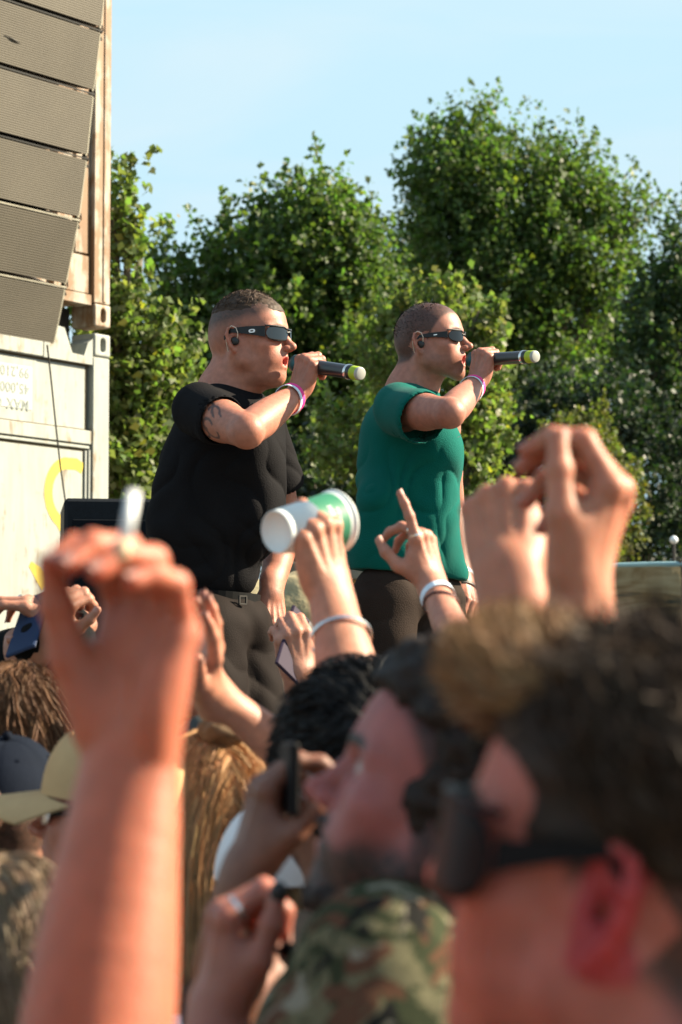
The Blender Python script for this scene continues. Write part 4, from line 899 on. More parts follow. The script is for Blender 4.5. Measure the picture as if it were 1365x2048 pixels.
# ------------------------------------------------------------------ a whole person in the crowd
def folds(seed, amp=.006, s=14, zs=.28): 
    return lambda v, n: amp*noise(v*V(1, 1, zs), s, seed) + amp*.5*noise(v*V(1, 1, .5), s*2.3, seed+1)
def body_clothes(parent, nb, yaw, shirt, trousers, S=1.0, ground=0.0, h=.012, arms=(), width=1.0, hip=.90, sleeve=.45, seated=None, neck_cut=True):
    """nb: base of the neck. arms: (shoulder, elbow, wrist, sleeve part)"""
    R = rot((0, 0, 1), yaw); L = R @ V(0, 1, 0); Fw = R @ V(1, 0, 0); up = V(0, 0, 1); nb = np.asarray(nb)
    c1 = nb - up*.13*S; hipz = ground + hip*S; hc = V(nb[0], nb[1], hipz) - Fw*.02
    s = Solid(); q = .62
    s.cap(c1 + L*.10*S*width - up*.02, c1 - L*.10*S*width - up*.02, .105*S, k=.05, n=Fw, q=.95)
    s.cap(c1 - up*.05, hc + up*.06, .155*S*width, .148*S*width, k=.06, n=Fw, q=.70)
    s.cap(c1 + L*.165*S*width + up*.06*S, c1 - L*.165*S*width + up*.06*S, .058*S, k=.05)
    s.cap(nb - up*.01, c1, .060*S, .09*S, k=.04)
    for sh, el, wr, sl in arms:
        sh, el, wr = map(np.asarray, (sh, el, wr)); e = sh + (el-sh)*min(sl, 1.0)
        s.cap(sh, e, .068*S, .062*S, k=.03)
        if sl > 1: s.cap(el, el+(wr-el)*(sl-1), .056*S, .042*S, k=.03)
        elif sl < 1: s.cap(e - (el-sh)*.05, e + (el-sh)*.12, .052*S, .052*S, k=.006, m='s')
    s.cap(nb + up*.02, nb + up*.1, .056*S, .066*S, k=.01, m='s')
    o = solid_obj('shirt', s, shirt, parent, h=h, disp=folds(int(abs(nb[0]*100)) % 97))
    s = Solid(); s.cap(hc + L*.06, hc - L*.06, .118*S, k=.05, n=Fw, q=.95)
    for sg in (-1, 1):
        if seated is None: kn = hc + L*sg*.10 - up*.42*S + Fw*.03; an = V((hc + L*sg*.11)[0], (hc + L*sg*.11)[1], ground+.03) - Fw*.02
        else: kn = hc + L*sg*.11 + Fw*.40 + up*.02; an = V(kn[0], kn[1], ground+.03) - Fw*.03
        s.cap(hc + L*sg*.085, kn, .092*S, .066*S, k=.03); s.cap(kn, an, .066*S, .055*S, k=.03); s.cap(an, an + Fw*.12, .035, .03, k=.02)
    solid_obj('trousers', s, trousers, parent, h=h*1.6)
def crowd_person(label, T, yaw, pitch=0, roll=0, S=1.0, tone=(.60, .31, .21), body_yaw=None, shirt=None, trousers=None, arms=(), h=.0035, skinm=None, hairfn=None, hairc=(.03, .02, .015), lift=0, mouth=0, beard=0, brow=.8, beardc=(.02, .012, .01), earred=0, fat=1.0, ground=0.0, hip=.90, seated=None, sleeve=.45, group='people in the crowd', neckoff=(-.03, 0, -.15), lips=(.50, .13, .11), chin=1.0, nose=1.0, name='person', eyes=True, detail=True, bh=.012, rough=1):
    T = np.asarray(T); R = head_rot(yaw, pitch, roll); by = yaw if body_yaw is None else body_yaw; Rb = rot((0, 0, 1), by)
    nb = T + Rb @ (V(*neckoff)*S); t = thing(name, (nb[0], nb[1], ground), label, 'person', group)
    s = Solid(); head(s, T, R, S, mouth=mouth, neck=nb, fat=fat, chin=chin, nose=nose); hands = []; ca = []
    up = V(0, 0, 1); L = Rb @ V(0, 1, 0)
    s.cap(nb, nb - up*.12*S, .06*S, .10*S, k=.05)
    for A in arms:
        sg = 1 if A['side'] == 'L' else -1; sh = nb + L*sg*.175*S - up*.075*S if 'sh' not in A else np.asarray(A['sh'])
        s.cap(nb - up*.10*S, sh, .06*S, .055*S, k=.04)
        hs = A.get('S', S); HR = frame(A['x'], A['z']); arm(s, sh, A['el'], A['wr'], HR[:, 2], thick=A.get('thick', .95)*S)
        H = hand(s, np.asarray(A['wr']), HR, hs, right=A['side'] == 'R', flex=A.get('flex'), thumb=A.get('thumb'), spread=A.get('spread', (4, 0, -4, -9))); H['R'] = HR; H['S'] = hs; hands.append(H); ca.append((sh, A['el'], A['wr'], A.get('sleeve', sleeve)))
    def cf(v, n):
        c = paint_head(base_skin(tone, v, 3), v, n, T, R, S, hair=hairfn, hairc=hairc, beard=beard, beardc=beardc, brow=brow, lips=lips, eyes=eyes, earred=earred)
        for H in hands:
            for tip, d, u in H['tips']: c = c*(1 - .22*np.exp(-((v-tip)**2).sum(1)/.012**2)[:, None]*V(0, 1, 1))
        return c
    solid_obj('body', s, skinm or SKIN, t, h=h, col=cf)
    body_clothes(t, nb, by, shirt or M_blackcloth, trousers or M_bluecloth, S, ground, bh, ca, hip=hip, seated=seated)
    for H in hands: nails('finger_nail', H, t, M_nail, H['R'], S=H['S'])
    return t, T, R, hands, nb
def tension(v, src, seed=0):
    """creases that run away from pulled points: (point, axis, creases, reach, depth)"""
    out = np.zeros(len(v))
    for i, (p, ax, k, reach, amp) in enumerate(src):
        ax = nrm(ax); u = nrm(np.cross(ax, V(.3, -1, .2))); w = np.cross(ax, u); q = v - p; r_ = np.linalg.norm(q, axis=1); a = np.arctan2(q @ u, q @ w) + .35*noise(v, 9, seed+i)
        out += amp*(np.abs(np.sin(a*k + 1.7*noise(v, 5, seed+i+9)))**.7 - .6)*np.exp(-(r_/reach)**2)*sstep(.07, .17, r_)
    return out
M_blackcloth = cloth('black_cotton', (.008, .008, .009), sheen=0); M_bluecloth = cloth('dark_denim', (.03, .045, .08)); M_whitecloth = cloth('white_cotton', (.66, .74, .84)); M_greycloth = cloth('grey_cotton', (.12, .12, .12))
M_khaki = cloth('beige_twill', (.50, .33, .17)); M_navy = cloth('navy_twill', (.007, .010, .018)); M_charcoal = cloth('charcoal_twill', (.095, .10, .095))
def camo_mat():
    m = cloth('camouflage_cloth', (.1, .1, .05)); N = m.node_tree.nodes; L = m.node_tree.links; tc = N.new('ShaderNodeTexCoord'); prev = None
    cols = [(.13, .12, .07), (.035, .042, .022), (.10, .05, .03), (.22, .20, .15), (.014, .014, .013)]
    for i, c in enumerate(cols[1:]):
        mp = N.new('ShaderNodeMapping'); mp.inputs['Location'].default_value = (i*3.7, i*1.3, i*2.1); L.new(tc.outputs['Object'], mp.inputs[0]); nz = N.new('ShaderNodeTexNoise'); nz.inputs['Scale'].default_value = 26; nz.inputs['Detail'].default_value = 3; nz.inputs['Distortion'].default_value = .8; L.new(mp.outputs[0], nz.inputs[0])
        rp = N.new('ShaderNodeValToRGB'); rp.color_ramp.elements[0].position = (.50, .55, .62, .60)[i]; rp.color_ramp.elements[1].position = rp.color_ramp.elements[0].position + .025; L.new(nz.outputs[0], rp.inputs[0])
        mx = N.new('ShaderNodeMix'); mx.data_type = 'RGBA'; L.new(rp.outputs[0], mx.inputs['Factor'])
        if prev is None: mx.inputs['A'].default_value = (*cols[0], 1)
        else: L.new(prev, mx.inputs['A'])
        mx.inputs['B'].default_value = (*c, 1); prev = mx.outputs['Result']
    L.new(prev, N['Principled BSDF'].inputs['Base Color']); return m
M_camo = camo_mat()

# ------------------------------------------------------------------ the two singers
def microphone(c, axis, label, ball=True):
    """c: middle of the ball head; the handle runs along axis"""
    ax = nrm(axis); xa = nrm(np.cross(ax, V(0, 0, 1))); R = np.stack([xa, np.cross(ax, xa), ax], 1)
    t = thing('microphone', c, label, 'microphone', 'wireless microphones')
    MB().lathe(c, R, [(.001, -.026), (.014, -.023), (.0235, -.010), (.0255, .004), (.0235, .018), (.019, .028)], 20).build('grille_ball', mat('mic_grille', (.03, .12, .14), .5, metal=.6, var=.3, vscale=400), t, smooth=True)
    MB().lathe(c, R, [(.019, .027), (.0215, .030), (.0215, .040), (.0195, .044), (.0182, .09), (.0178, .20), (.0185, .205), (.0185, .222), (.0165, .226)], 24).build('handle', mat('mic_black', (.012, .013, .014), .3, spec=.6), t, smooth=True)
    MB().lathe(c, R, [(.0195, .203), (.0198, .205), (.0198, .210), (.019, .2115)], 24).build('chrome_ring', M_silver, t, smooth=True)
    MB().lathe(c, R, [(.0172, .222), (.0176, .224), (.0176, .245), (.0165, .247)], 24).build('lime_band', mat('lime_band', (.34, .46, .01), .5), t, smooth=True)
    MB().lathe(c, R, [(.0168, .244), (.0172, .249), (.0160, .2535), (.0140, .2545), (.0001, .2545)], 24).build('end_cap', mat('mic_end', (.34, .34, .31), .4), t, smooth=True)
    return t
def ear_monitor(parent, T, R, S, side=-1, stud=False):
    c = T + R @ (V(.000, side*.083, -.002)*S); s = Solid(); s.at(c, R, S); s.ell((0, 0, 0), (.0095, .006, .0105), k=.004); s.ell((-.004, side*.002, .004), (.005, .004, .005), k=.003)
    solid_obj('ear_monitor', s, M_black, parent, h=.0018)
    p = lambda x, y, z: T + R @ (V(x, side*y, z)*S)
    MB().tube([p(.006, .085, .004), p(.008, .086, .018), p(.004, .088, .030), p(-.008, .087, .036), p(-.022, .084, .026), p(-.027, .078, .006), p(-.026, .070, -.02), p(-.018, .066, -.040), p(-.014, .066, -.055)], .0013, 6).build('ear_wire', M_clear, parent, smooth=True)
    if stud:
        q = p(-.003, .0805, -.0265); MB().lathe(q, R, [(.0001, -.0028), (.0024, -.0018), (.0028, 0), (.0024, .0018), (.0001, .0028)], 10).build('ear_stud', M_silver, parent, smooth=True)

def collar(s, c, R, rx, ry, tilt, r_=.0062):
    F = frame(R[:, 0], V(0, 0, 1)) @ rot((0, 1, 0), tilt); ps = [c + F @ V(rx*math.cos(a), ry*math.sin(a), .0) for a in np.linspace(0, 2*math.pi, 25)]
    for a, b in zip(ps[:-1], ps[1:]): s.cap(a, b, r_, r_, k=.006)
# --- singer in black
T1 = P(497, 690, 6.32); R1 = head_rot(-20, 1, 0); S1 = 1.06; up = V(0, 0, 1)
nb1 = P(452, 792, 6.33)
sg1 = thing('person', P(440, 1886, 6.33)*V(1, 1, 0)+V(0, 0, 1.0), 'singer in black T-shirt and mirrored wraparound sunglasses, with tattooed upper arm', 'person', 'singers on the stage')
s = Solid(); head(s, T1, R1, S1, mouth=.75, neck=nb1, neck_r=.050, fat=.984, chin=1.0, nose=1.02)
s.ell(P(520, 757, 6.30), (.045, .05, .028), k=.03)
sh, el = P(398, 822, 6.14), P(494, 862, 5.93); mouth1 = T1 + R1 @ (V(.103, 0, -.050)*S1)
ax1 = nrm(P(728, 747, 6.02) - P(578, 724, 6.25)); ball1 = mouth1 + ax1*.044
x1 = V(-.28, .55, .79); z1 = V(.1, -.80, .60)
y_ = -ax1; x_ = nrm(x1 - y_*np.dot(x1, y_)); z_ = np.cross(x_, y_); HR1 = np.stack([x_, y_, z_], 1)
wr1 = ball1 + ax1*.060 - x_*.082 + z_*.024
arm(s, sh, el, wr1, z_, thick=1.06)
GRIP = [(62, 72, 42), (66, 74, 42), (68, 74, 42), (66, 74, 42)]; THG = [(.75, .35, -.55), (.70, -.25, -.66), (.35, -.80, -.48)]
Ha = hand(s, wr1, HR1, 1.0, right=True, flex=GRIP, spread=(2, 0, -2, -4), thumb=[(.70, .45, -.55), (.55, .45, -.70), (.2, .2, -.95)])
sh2, el2, wr2 = P(522, 855, 6.52), P(572, 1040, 6.60), P(543, 1182, 6.42)
HR2 = frame(nrm(P(550, 1280, 6.38) - wr2), V(.55, -.82, 0)); arm(s, sh2, el2, wr2, HR2[:, 2], thick=1.05)
Hb = hand(s, wr2, HR2, 1.0, right=False, flex=[(22, 25, 15), (30, 30, 18), (34, 34, 20), (36, 36, 20)], thumb=[(.8, .45, -.35), (.93, .25, -.25), (.97, .1, -.2)])
s.cap(nb1, P(450, 900, 6.33), .075, .12, k=.05); s.cap(nb1 - up*.05, sh, .06, .058, k=.04); s.cap(nb1 - up*.05, sh2, .06, .058, k=.04)
tone1 = (.56, .255, .17)
def fade(L):
    x, y, z = L.T; return .95*sstep(.036, .070, z + .20*np.clip(-x, -.02, .08) - .55*np.clip(x-.045, 0, 1)) * sstep(.098, .086, x + (.085 - z).clip(0, 1)*.9) * (.60 + .40*sstep(.045, .075, z)) + .34*sstep(-.03, .02, z)*sstep(.03, .0, x)*(np.abs(y) > .03)
def tat(v):
    q = v - (sh*.45 + el*.55); return q
def cf1(v, n):
    c = base_skin(tone1, v, 4); c = paint_head(c, v, n, T1, R1, S1, hair=fade, hairc=(.036, .023, .017), brow=.6, browc=(.16, .09, .05), lips=(.50, .10, .09), eyes=False, beard=.12, beardc=(.3, .15, .1))
    L = (v - T1) @ R1/S1; m = (L[:, 0] < .088) & (L[:, 0] > .04) & (np.abs(L[:, 1]) < .018) & (L[:, 2] < -.040) & (L[:, 2] > -.066); c[m] *= V(.42, .14, .12)
    # tattoo of curling strokes on the upper arm
    px = (v[:, 0]/( (v @ CF) - CAMZ*CF[2]))*FPX + 682.5; ax_ = nrm(el-sh); a = (v - sh) @ ax_; cc = (v - sh) - a[:, None]*ax_; dn = nrm(np.cross(ax_, up)); b = np.arctan2(cc @ up, -(cc @ dn) if dn[1] > 0 else cc @ dn)
    on = np.zeros(len(v))
    for (a0, b0, ra, rb, w, t0, t1) in ((.135, .25, .030, .55, .22, 0, 5), (.158, -.35, .026, .40, .25, 1, 6.2), (.120, -.30, .022, .50, .22, 2, 6.28), (.165, .40, .028, .35, .25, -2, 3)):
        e = np.hypot((a-a0)/ra, (b-b0)/rb); th = np.arctan2((b-b0)/rb, (a-a0)/ra) % 6.2832; on = np.maximum(on, sstep(w, w*.5, np.abs(e-1+.35*np.sin(th*2))) * ((th > t0 % 6.28) | (t0 < 0)) * (th < t1))
    on *= (np.linalg.norm(cc, axis=1) < .075) * (a > .09) * (a < .20) * ((cc @ V(0, -1, 0)) > .0); c = c*(1-.78*on[:, None]) + V(.03, .03, .035)*.78*on[:, None]
    return c
solid_obj('body', s, SKIN, sg1, h=.0032, col=cf1)
nails('finger_nail', Hb, sg1, M_nail, HR2)
short_hair(sg1, T1, R1, S1, (.062, .038, .024), lambda x: .082 + 0*x, .006, n=2600, length=.010, width=.0012, dirv=(.25, 0, .5), thick=.001, seed=31, solid=False)
s = Solid(); s.at(T1, R1, S1); s.ell((-.004, 0, .045), (.0975, .076, .0895), k=.01); s.ell((.038, 0, .058), (.0545, .054, .047), k=.02); s.box((0, 0, -.010), (.2, .2, .082), r=.01, k=.012, m='s', R=rot((0, 1, 0), 2)); s.box((.155, 0, .09), (.06, .2, .1), k=.01, m='s', R=rot((0, 1, 0), -8))
solid_obj('hair', s, hair_mat('hair', (0, 0, 0)), sg1, h=.003, col=lambda v, n: np.tile(V(.060, .037, .024), (len(v), 1))*(.75+.5*noise((v-T1) @ R1*V(.4, 1, 1), 170, 4))[:, None], disp=lambda v, n: .0015*noise(v, 120, 3) + .0006)
s.at()
glasses(sg1, T1, R1, S1, top=.0340, bot=-.003, ph0=4, ph1=58, round_=.35, temple_h=.0090, lens=mat('mirrored_lens', (.008, .010, .012), .06, spec=.9, coat=.15), logo=('R', 'oval'), x0=.040, a=.066, b=.080, tip=(-.012, .0805, .026))
ear_monitor(sg1, T1, R1, S1, -1, stud=True)
wn1 = nrm(el - wr1)
band('pink_wristband', wr1, el, .13, .0395, .015, M_pink, sg1, n=z_, q=.95, tilt=8); band('pale_wristband', wr1, el, .175, .0405, .009, M_pale, sg1, n=z_, q=.95, tilt=12)
fg = Hb['fingers'][2]; band('finger_ring', fg[0], fg[1], .70, .0103, .004, M_silver, sg1, q=1.0, n=(1, 0, 0))
# T-shirt
s = Solid(); D = 6.33
s.ell(P(462, 868, D), (.145, .135, .125), k=.05); s.ell(P(440, 960, D), (.165, .150, .17), k=.05); s.ell(P(412, 1055, D), (.158, .150, .15), k=.05); s.ell(P(425, 1150, D), (.118, .125, .085), k=.05)
s.cap(P(398, 815, 6.15), P(518, 838, 6.50), .058, .056, k=.05); s.cap(nb1 - up*.005, P(450, 850, D), .070, .10, k=.04)
e1 = sh + (el-sh)*.42; s.cap(sh + up*.002, e1, .068, .0665, k=.02); e2 = sh2 + (P(558, 965, 6.55)-sh2)*1.0; s.cap(sh2, e2, .068, .068, k=.03)
s.ell(P(508, 925, 6.26), (.075, .10, .09), k=.05); s.ell(P(512, 1030, 6.27), (.07, .10, .10), k=.06)
s.cap(sh + (el-sh)*.31, sh + (el-sh)*  .7, .0585, .060, k=.006, m='s'); s.cap(sh2 + (e2-sh2)*.80, e2 + (e2-sh2)*.7, .056, .062, k=.006, m='s'); s.cap(nb1 + up*.016 + R1 @ V(.012, 0, 0), nb1 + up*.12 + R1 @ V(.03, 0, 0), .056, .082, k=.014, m='s'); collar(s, nb1 + up*.014 + R1 @ V(.012, 0, 0), R1, .068, .066, 16)
sgt = cloth('black_t_shirt', (.0095, .009, .010), .85, sheen=.0, bump=.3, bs=300)
solid_obj('t_shirt', s, sgt, sg1, h=.0048, disp=lambda v, n: sstep(P(500, 850, 6.2)[2], P(500, 960, 6.2)[2], v[:, 2])*tension(v, [(P(475, 720, 6.2), (0, -1, 0), 12, .52, .015), (P(480, 1215, 6.2), (0, -1, 0), 7, .22, .012), (sh - up*.16, (0, -1, 0), 5, .16, .003)], 5) + .0025*noise(v*V(1, 1, .4), 9, 6))
# belt and trousers
wc = P(428, 1197, D); Rw = rot((0, 0, 1), -35) @ np.diag([.94, 1.0, 1.0])
MB().lathe(wc, rot((0, 1, 0), 4) @ Rw, [(.118, -.018), (.127, -.018), (.127, .018), (.118, .018)], 40).build('belt', mat('black_leather', (.006, .006, .006), .6, spec=.1), sg1)
bk = thing_buckle = MB(); bc = P(486, 1200, 6.215); Rbk = rot((0, 0, 1), -50)
for (dx, dz, hx, hz) in ((0, .010, .012, .0014), (0, -.010, .012, .0014), (.011, 0, .0014, .010), (-.011, 0, .0014, .010)): bk.box(bc + Rbk @ V(0, dx, dz), (.003, hx if hx > .01 else hx, hz), Rbk)
bk.build('belt_buckle', M_clip, sg1)
s = Solid(); s.ell(P(435, 1245, D), (.135, .135, .10), k=.04)
kL, aL = P(535, 1560, 6.25), P(520, 1850, 6.40); kR, aR = P(430, 1570, 6.12), P(395, 1850, 6.25)
s.cap(P(470, 1265, 6.40), kL, .105, .088, k=.03); s.cap(kL, aL, .088, .075, k=.03); s.cap(P(412, 1265, 6.22), kR, .105, .088, k=.03); s.cap(kR, aR, .088, .075, k=.03)
solid_obj('trousers', s, cloth('dark_brown_trousers', (.013, .0095, .0085), .75, bump=.25, bs=300), sg1, h=.0065, disp=lambda v, n: tension(v, [(P(440, 1255, 6.2), (0, -1, 0), 4, .32, .008), (P(560, 1480, 6.2), (0, -1, 0), 4, .22, .007)], 15) + .009*noise(v*V(.6, 1, 1) + v[:, ::-1]*.5, 13, 16))
for a in (aL, aR):
    s = Solid(); f_ = V(math.cos(math.radians(-25)), math.sin(math.radians(-25)), 0); b_ = V(a[0], a[1], 1.0); s.cap(b_ + up*.045 - f_*.03, b_ + up*.045 + f_*.17, .045, .038, k=.03, n=up, q=1); s.cap(b_+up*.05, b_+up*.16, .05, .05, k=.03); s.box(b_ - up*.1, (.4, .4, .1), k=.002, m='s'); solid_obj('shoe', s, M_black, sg1, h=.008)
microphone(ball1, ax1, 'black microphone with lime band and pale end cap held by the singer in black')

# --- singer in green
T2 = P(860, 695, 6.94); R2 = head_rot(-19, 5, 0); S2 = 1.0; nb2 = P(822, 790, 6.95)
sg2 = thing('person', P(815, 1842, 6.95)*V(1, 1, 0)+V(0, 0, 1.0), 'singer in teal green T-shirt with buzz cut and dark oval sunglasses', 'person', 'singers on the stage')
s = Solid(); head(s, T2, R2, S2, mouth=1.0, neck=nb2, neck_r=.055, fat=1.0, nose=1.03, chin=1.02)
shA, elA = P(800, 822, 6.78), P(900, 826, 6.53); m2 = T2 + R2 @ (V(.103, 0, -.052)*S2)
ax2 = nrm(P(1062, 714, 6.66) - P(925, 722, 6.88)); ball2 = m2 + ax2*.036; y2 = -ax2; x2 = V(-.15, .50, .85); x2 = nrm(x2 - y2*np.dot(x2, y2)); z2 = np.cross(x2, y2); HRA = np.stack([x2, y2, z2], 1)
wrA = ball2 + ax2*.058 - x2*.082 + z2*.024
arm(s, shA, elA, wrA, z2, thick=1.02); hand(s, wrA, HRA, 1.0, right=True, flex=GRIP, spread=(2, 0, -2, -4), thumb=[(.70, .45, -.55), (.55, .45, -.70), (.2, .2, -.95)])
shB, elB, wrB = P(880, 850, 7.14), P(905, 1020, 7.22), P(930, 1160, 7.08); HRB = frame(nrm(P(950, 1225, 7.0) - wrB), V(.7, -.7, 0)); arm(s, shB, elB, wrB, HRB[:, 2], thick=.95)
hand(s, wrB, HRB, .98, right=False, flex=[(35, 40, 25)]*4, thumb=[(.8, .4, -.4), (.9, .2, -.3), (.9, 0, -.4)])
s.cap(nb2, P(815, 900, 6.95), .07, .11, k=.05); s.cap(nb2-up*.05, shA, .055, .055, k=.04); s.cap(nb2-up*.05, shB, .055, .055, k=.04)
tone2 = (.53, .25, .175)
def cf2(v, n):
    c = paint_head(base_skin(tone2, v, 8), v, n, T2, R2, S2, hair=lambda L: .93*hairline(L, soft=.007), hairc=(.014, .009, .008), brow=.8, browc=(.07, .04, .03), lips=(.50, .10, .09), eyes=False, beard=.28, beardc=(.12, .07, .055))
    L = (v - T2) @ R2/S2; m = (L[:, 0] < .088) & (L[:, 0] > .04) & (np.abs(L[:, 1]) < .018) & (L[:, 2] < -.040) & (L[:, 2] > -.070); c[m] *= V(.42, .12, .10); return c
solid_obj('body', s, SKIN, sg2, h=.0032, col=cf2)
def scalp_fuzz(parent, T, R, S, fn, base, n, length, seed, wd=.0011):
    r = np.random.default_rng(seed); u = nrmz(r.normal(size=(n*3, 3))); p = V(-.004, 0, .043) + u*V(.0965, .0765, .0865); ok = fn(p) > r.random(len(p)); p = p[ok][:n]; u = u[ok][:n]; d = nrmz(u + V(-.1, 0, -.2) + r.normal(size=p.shape)*.25); L = length*(.6+.8*r.random((len(p), 1)))
    pts = (np.stack([p, p+d*L*.5, p+d*L], 1)*S) @ R.T + T; return strand_mesh('hair', pts, wd, hair_mat('hair', (0, 0, 0)), parent, hair_cols(base, len(p), seed), seed)
scalp_fuzz(sg2, T2, R2, S2, lambda L: hairline(L), (.012, .008, .007), 3500, .0045, 3)
glasses(sg2, T2, R2, S2, top=.0325, bot=-.003, ph0=7, ph1=54, round_=.62, temple_h=.0062, logo=('R', 'bar'), x0=.038, a=.066, b=.079, tip=(-.004, .079, .022))
ear_monitor(sg2, T2, R2, S2, -1)
band('pink_wristband', wrA, elA, .13, .0362, .014, M_pink, sg2, n=z2, q=.93, tilt=5); band('pale_wristband', wrA, elA, .185, .037, .007, M_pale, sg2, n=z2, q=.95, tilt=14)
band('pale_wristband', wrB, elB, .10, .0335, .022, M_pale, sg2, n=HRB[:, 2], q=.78); band('watch_strap', wrB, P(950, 1225, 7.0), .22, .034, .010, M_clip, sg2, n=HRB[:, 2], q=.62)
s = Solid(); D = 6.95
s.ell(P(815, 868, D), (.135, .130, .125), k=.05); s.ell(P(813, 960, D), (.143, .135, .18), k=.05); s.ell(P(802, 1070, D), (.150, .135, .13), k=.05); s.cap(P(785, 1110, 6.9), P(830, 1115, 7.0), .120, k=.05)
s.cap(P(795, 812, 6.80), P(872, 835, 7.12), .066, .062, k=.05); s.cap(nb2-up*.005, P(818, 850, D), .066, .10, k=.04)
e1 = shA + (elA-shA)*.40; s.cap(shA, e1 - up*.012, .070, .077, k=.02); s.ell(P(868, 905, 6.90), (.082, .10, .09), k=.05); s.ell(P(862, 1010, 6.92), (.075, .1, .12), k=.05); s.cap(P(870, 1100, 6.95), P(905, 1150, 6.98), .06, .045, k=.05)
s.cap(P(745, 1130, 6.9), P(760, 1000, 6.85), .05, .06, k=.05)
s.cap(shA + (elA-shA)*.27 - up*.014, shA + (elA-shA)*.8 - up*.02, .066, .074, k=.005, m='s'); s.cap(nb2 + up*.012 + R2 @ V(.012, 0, 0), nb2 + up*.12 + R2 @ V(.03, 0, 0), .053, .080, k=.012, m='s'); collar(s, nb2 + up*.014 + R2 @ V(.012, 0, 0), R2, .064, .063, 14)
zc = P(800, 1150, D)[2]; s.box(V(P(800, 1150, D)[0], P(800, 1150, D)[1], zc - .149), (.5, .5, .15), r=.002, k=.004, m='s', R=rot((0, 1, 0), 5))
s.ell(P(800, 1165, D), (.125, .11, .05), k=.004, m='s')
M_teal = cloth('teal_t_shirt', (.002, .105, .085), .85, var=.06, sheen=.05, bump=.3, bs=320)
solid_obj('t_shirt', s, M_teal, sg2, h=.0048, disp=lambda v, n: sstep(P(870, 855, 6.8)[2], P(870, 960, 6.8)[2], v[:, 2])*tension(v, [(P(865, 720, 6.8), (0, -1, 0), 11, .52, .013), (shA - up*.12, (0, -1, 0), 5, .16, .003), (P(930, 1190, 6.9), (0, -1, 0), 7, .2, .010)], 25) + .0022*noise(v*V(1, 1, .4), 9, 26))
lg = P(913, 875, 6.79); MB().add([lg, lg + V(.010, .002, .004), lg + V(.017, .003, .0075), lg + V(.009, .002, .0015)], [(0, 3, 2, 1)]).build('chest_logo', M_white, sg2)
s = Solid(); s.ell(P(800, 1190, D), (.135, .13, .10), k=.04); k1, a1 = P(765, 1520, 6.85), P(755, 1810, 6.98); k2, a2 = P(885, 1520, 6.92), P(880, 1810, 7.05)
s.cap(P(768, 1200, 6.86), k1, .100, .082, k=.02); s.cap(k1, a1, .082, .07, k=.02); s.cap(P(862, 1200, 7.0), k2, .100, .082, k=.02); s.cap(k2, a2, .082, .07, k=.02)
solid_obj('trousers', s, cloth('brown_trousers', (.030, .021, .017), .8, bump=.3, bs=300), sg2, h=.0065, disp=lambda v, n: tension(v, [(P(840, 1190, 6.85), (0, -1, 0), 4, .30, .006)], 35) + .007*noise(v*V(.7, 1, .8) + v[:, ::-1]*.4, 12, 36))
for a in (a1, a2):
    s = Solid(); f_ = V(math.cos(math.radians(-20)), math.sin(math.radians(-20)), 0); b_ = V(a[0], a[1], 1.0); s.cap(b_ + up*.045 - f_*.03, b_ + up*.045 + f_*.17, .045, .038, k=.03); s.cap(b_+up*.05, b_+up*.16, .05, .05, k=.03); s.box(b_ - up*.1, (.4, .4, .1), k=.002, m='s'); solid_obj('shoe', s, M_black, sg2, h=.008)
microphone(ball2, ax2, 'black microphone with lime band and pale end cap held by the singer in green')
# ------------------------------------------------------------------ the crowd, far to near
BROWN = (.045, .026, .014); BLACKH = (.008, .007, .007); BLOND = (.30, .18, .085); ASH = (.24, .17, .11)
GR = 'people in the crowd'
def at_px(t, px, py, d): return P(px, py, d)
FIST = [(80, 95, 55)]*4
# woman with pearl earring seated on a flight case at the right end of the stage
fc = thing('flight_case', P(1090, 1700, 8.1)*V(1, 1, 0)+V(0, 0, 1.0), 'black flight case used as a seat at the right end of the stage', 'flight case')
fcc = P(1090, 1700, 8.15)*V(1, 1, 0)+V(0, 0, 1.205); MB().box(fcc, (.28, .24, .20), None, .01).build('case_body', M_black, fc)
for z in (-.19, .0, .19): MB().box(fcc+V(0, 0, z), (.284, .244, .012), None, .003).build('edge_strip', M_clip, fc)
Tn = P(1068, 1108, 8.1); fw_ = rot((0, 0, 1), 200) @ V(1, 0, 0); lf_ = rot((0, 0, 1), 200) @ V(0, 1, 0)
t, T, R, H, nb = crowd_person('woman with brown hair and pearl earring, glimpsed between the two raised hands', Tn, 200, 5, S=.92, tone=(.55, .28, .19), body_yaw=200, ground=1.0, hip=.44, seated=True, arms=[dict(side=sd, el=Tn + lf_*k_*.20 - V(0, 0, .50) + fw_*.02, wr=Tn + lf_*k_*.13 - V(0, 0, .55) + fw_*.22, x=fw_ + V(0, 0, -.1), z=(0, 0, 1), S=.88) for sd, k_ in (('L', 1), ('R', -1))], h=.005, group='singers on the stage' if False else None)
short_hair(t, T, R, .92, BROWN, lambda x: .02 - .4*np.clip(x, -1, .02), .01, n=1500, length=.05, seed=5, thick=.012, cut=[((.12, 0, -.02), (.07, .2, .08), None), ((0, 0, -.09), (.2, .2, .07), None), ((.02, -.09, -.03), (.05, .03, .06), None)])
q = T + R @ (V(-.002, .0805, -.027)*.92); MB().lathe(q, R, [(.0001, -.005), (.0045, -.003), (.005, 0), (.0045, .003), (.0001, .005)], 12).build('pearl_earring', M_white, t, smooth=True)

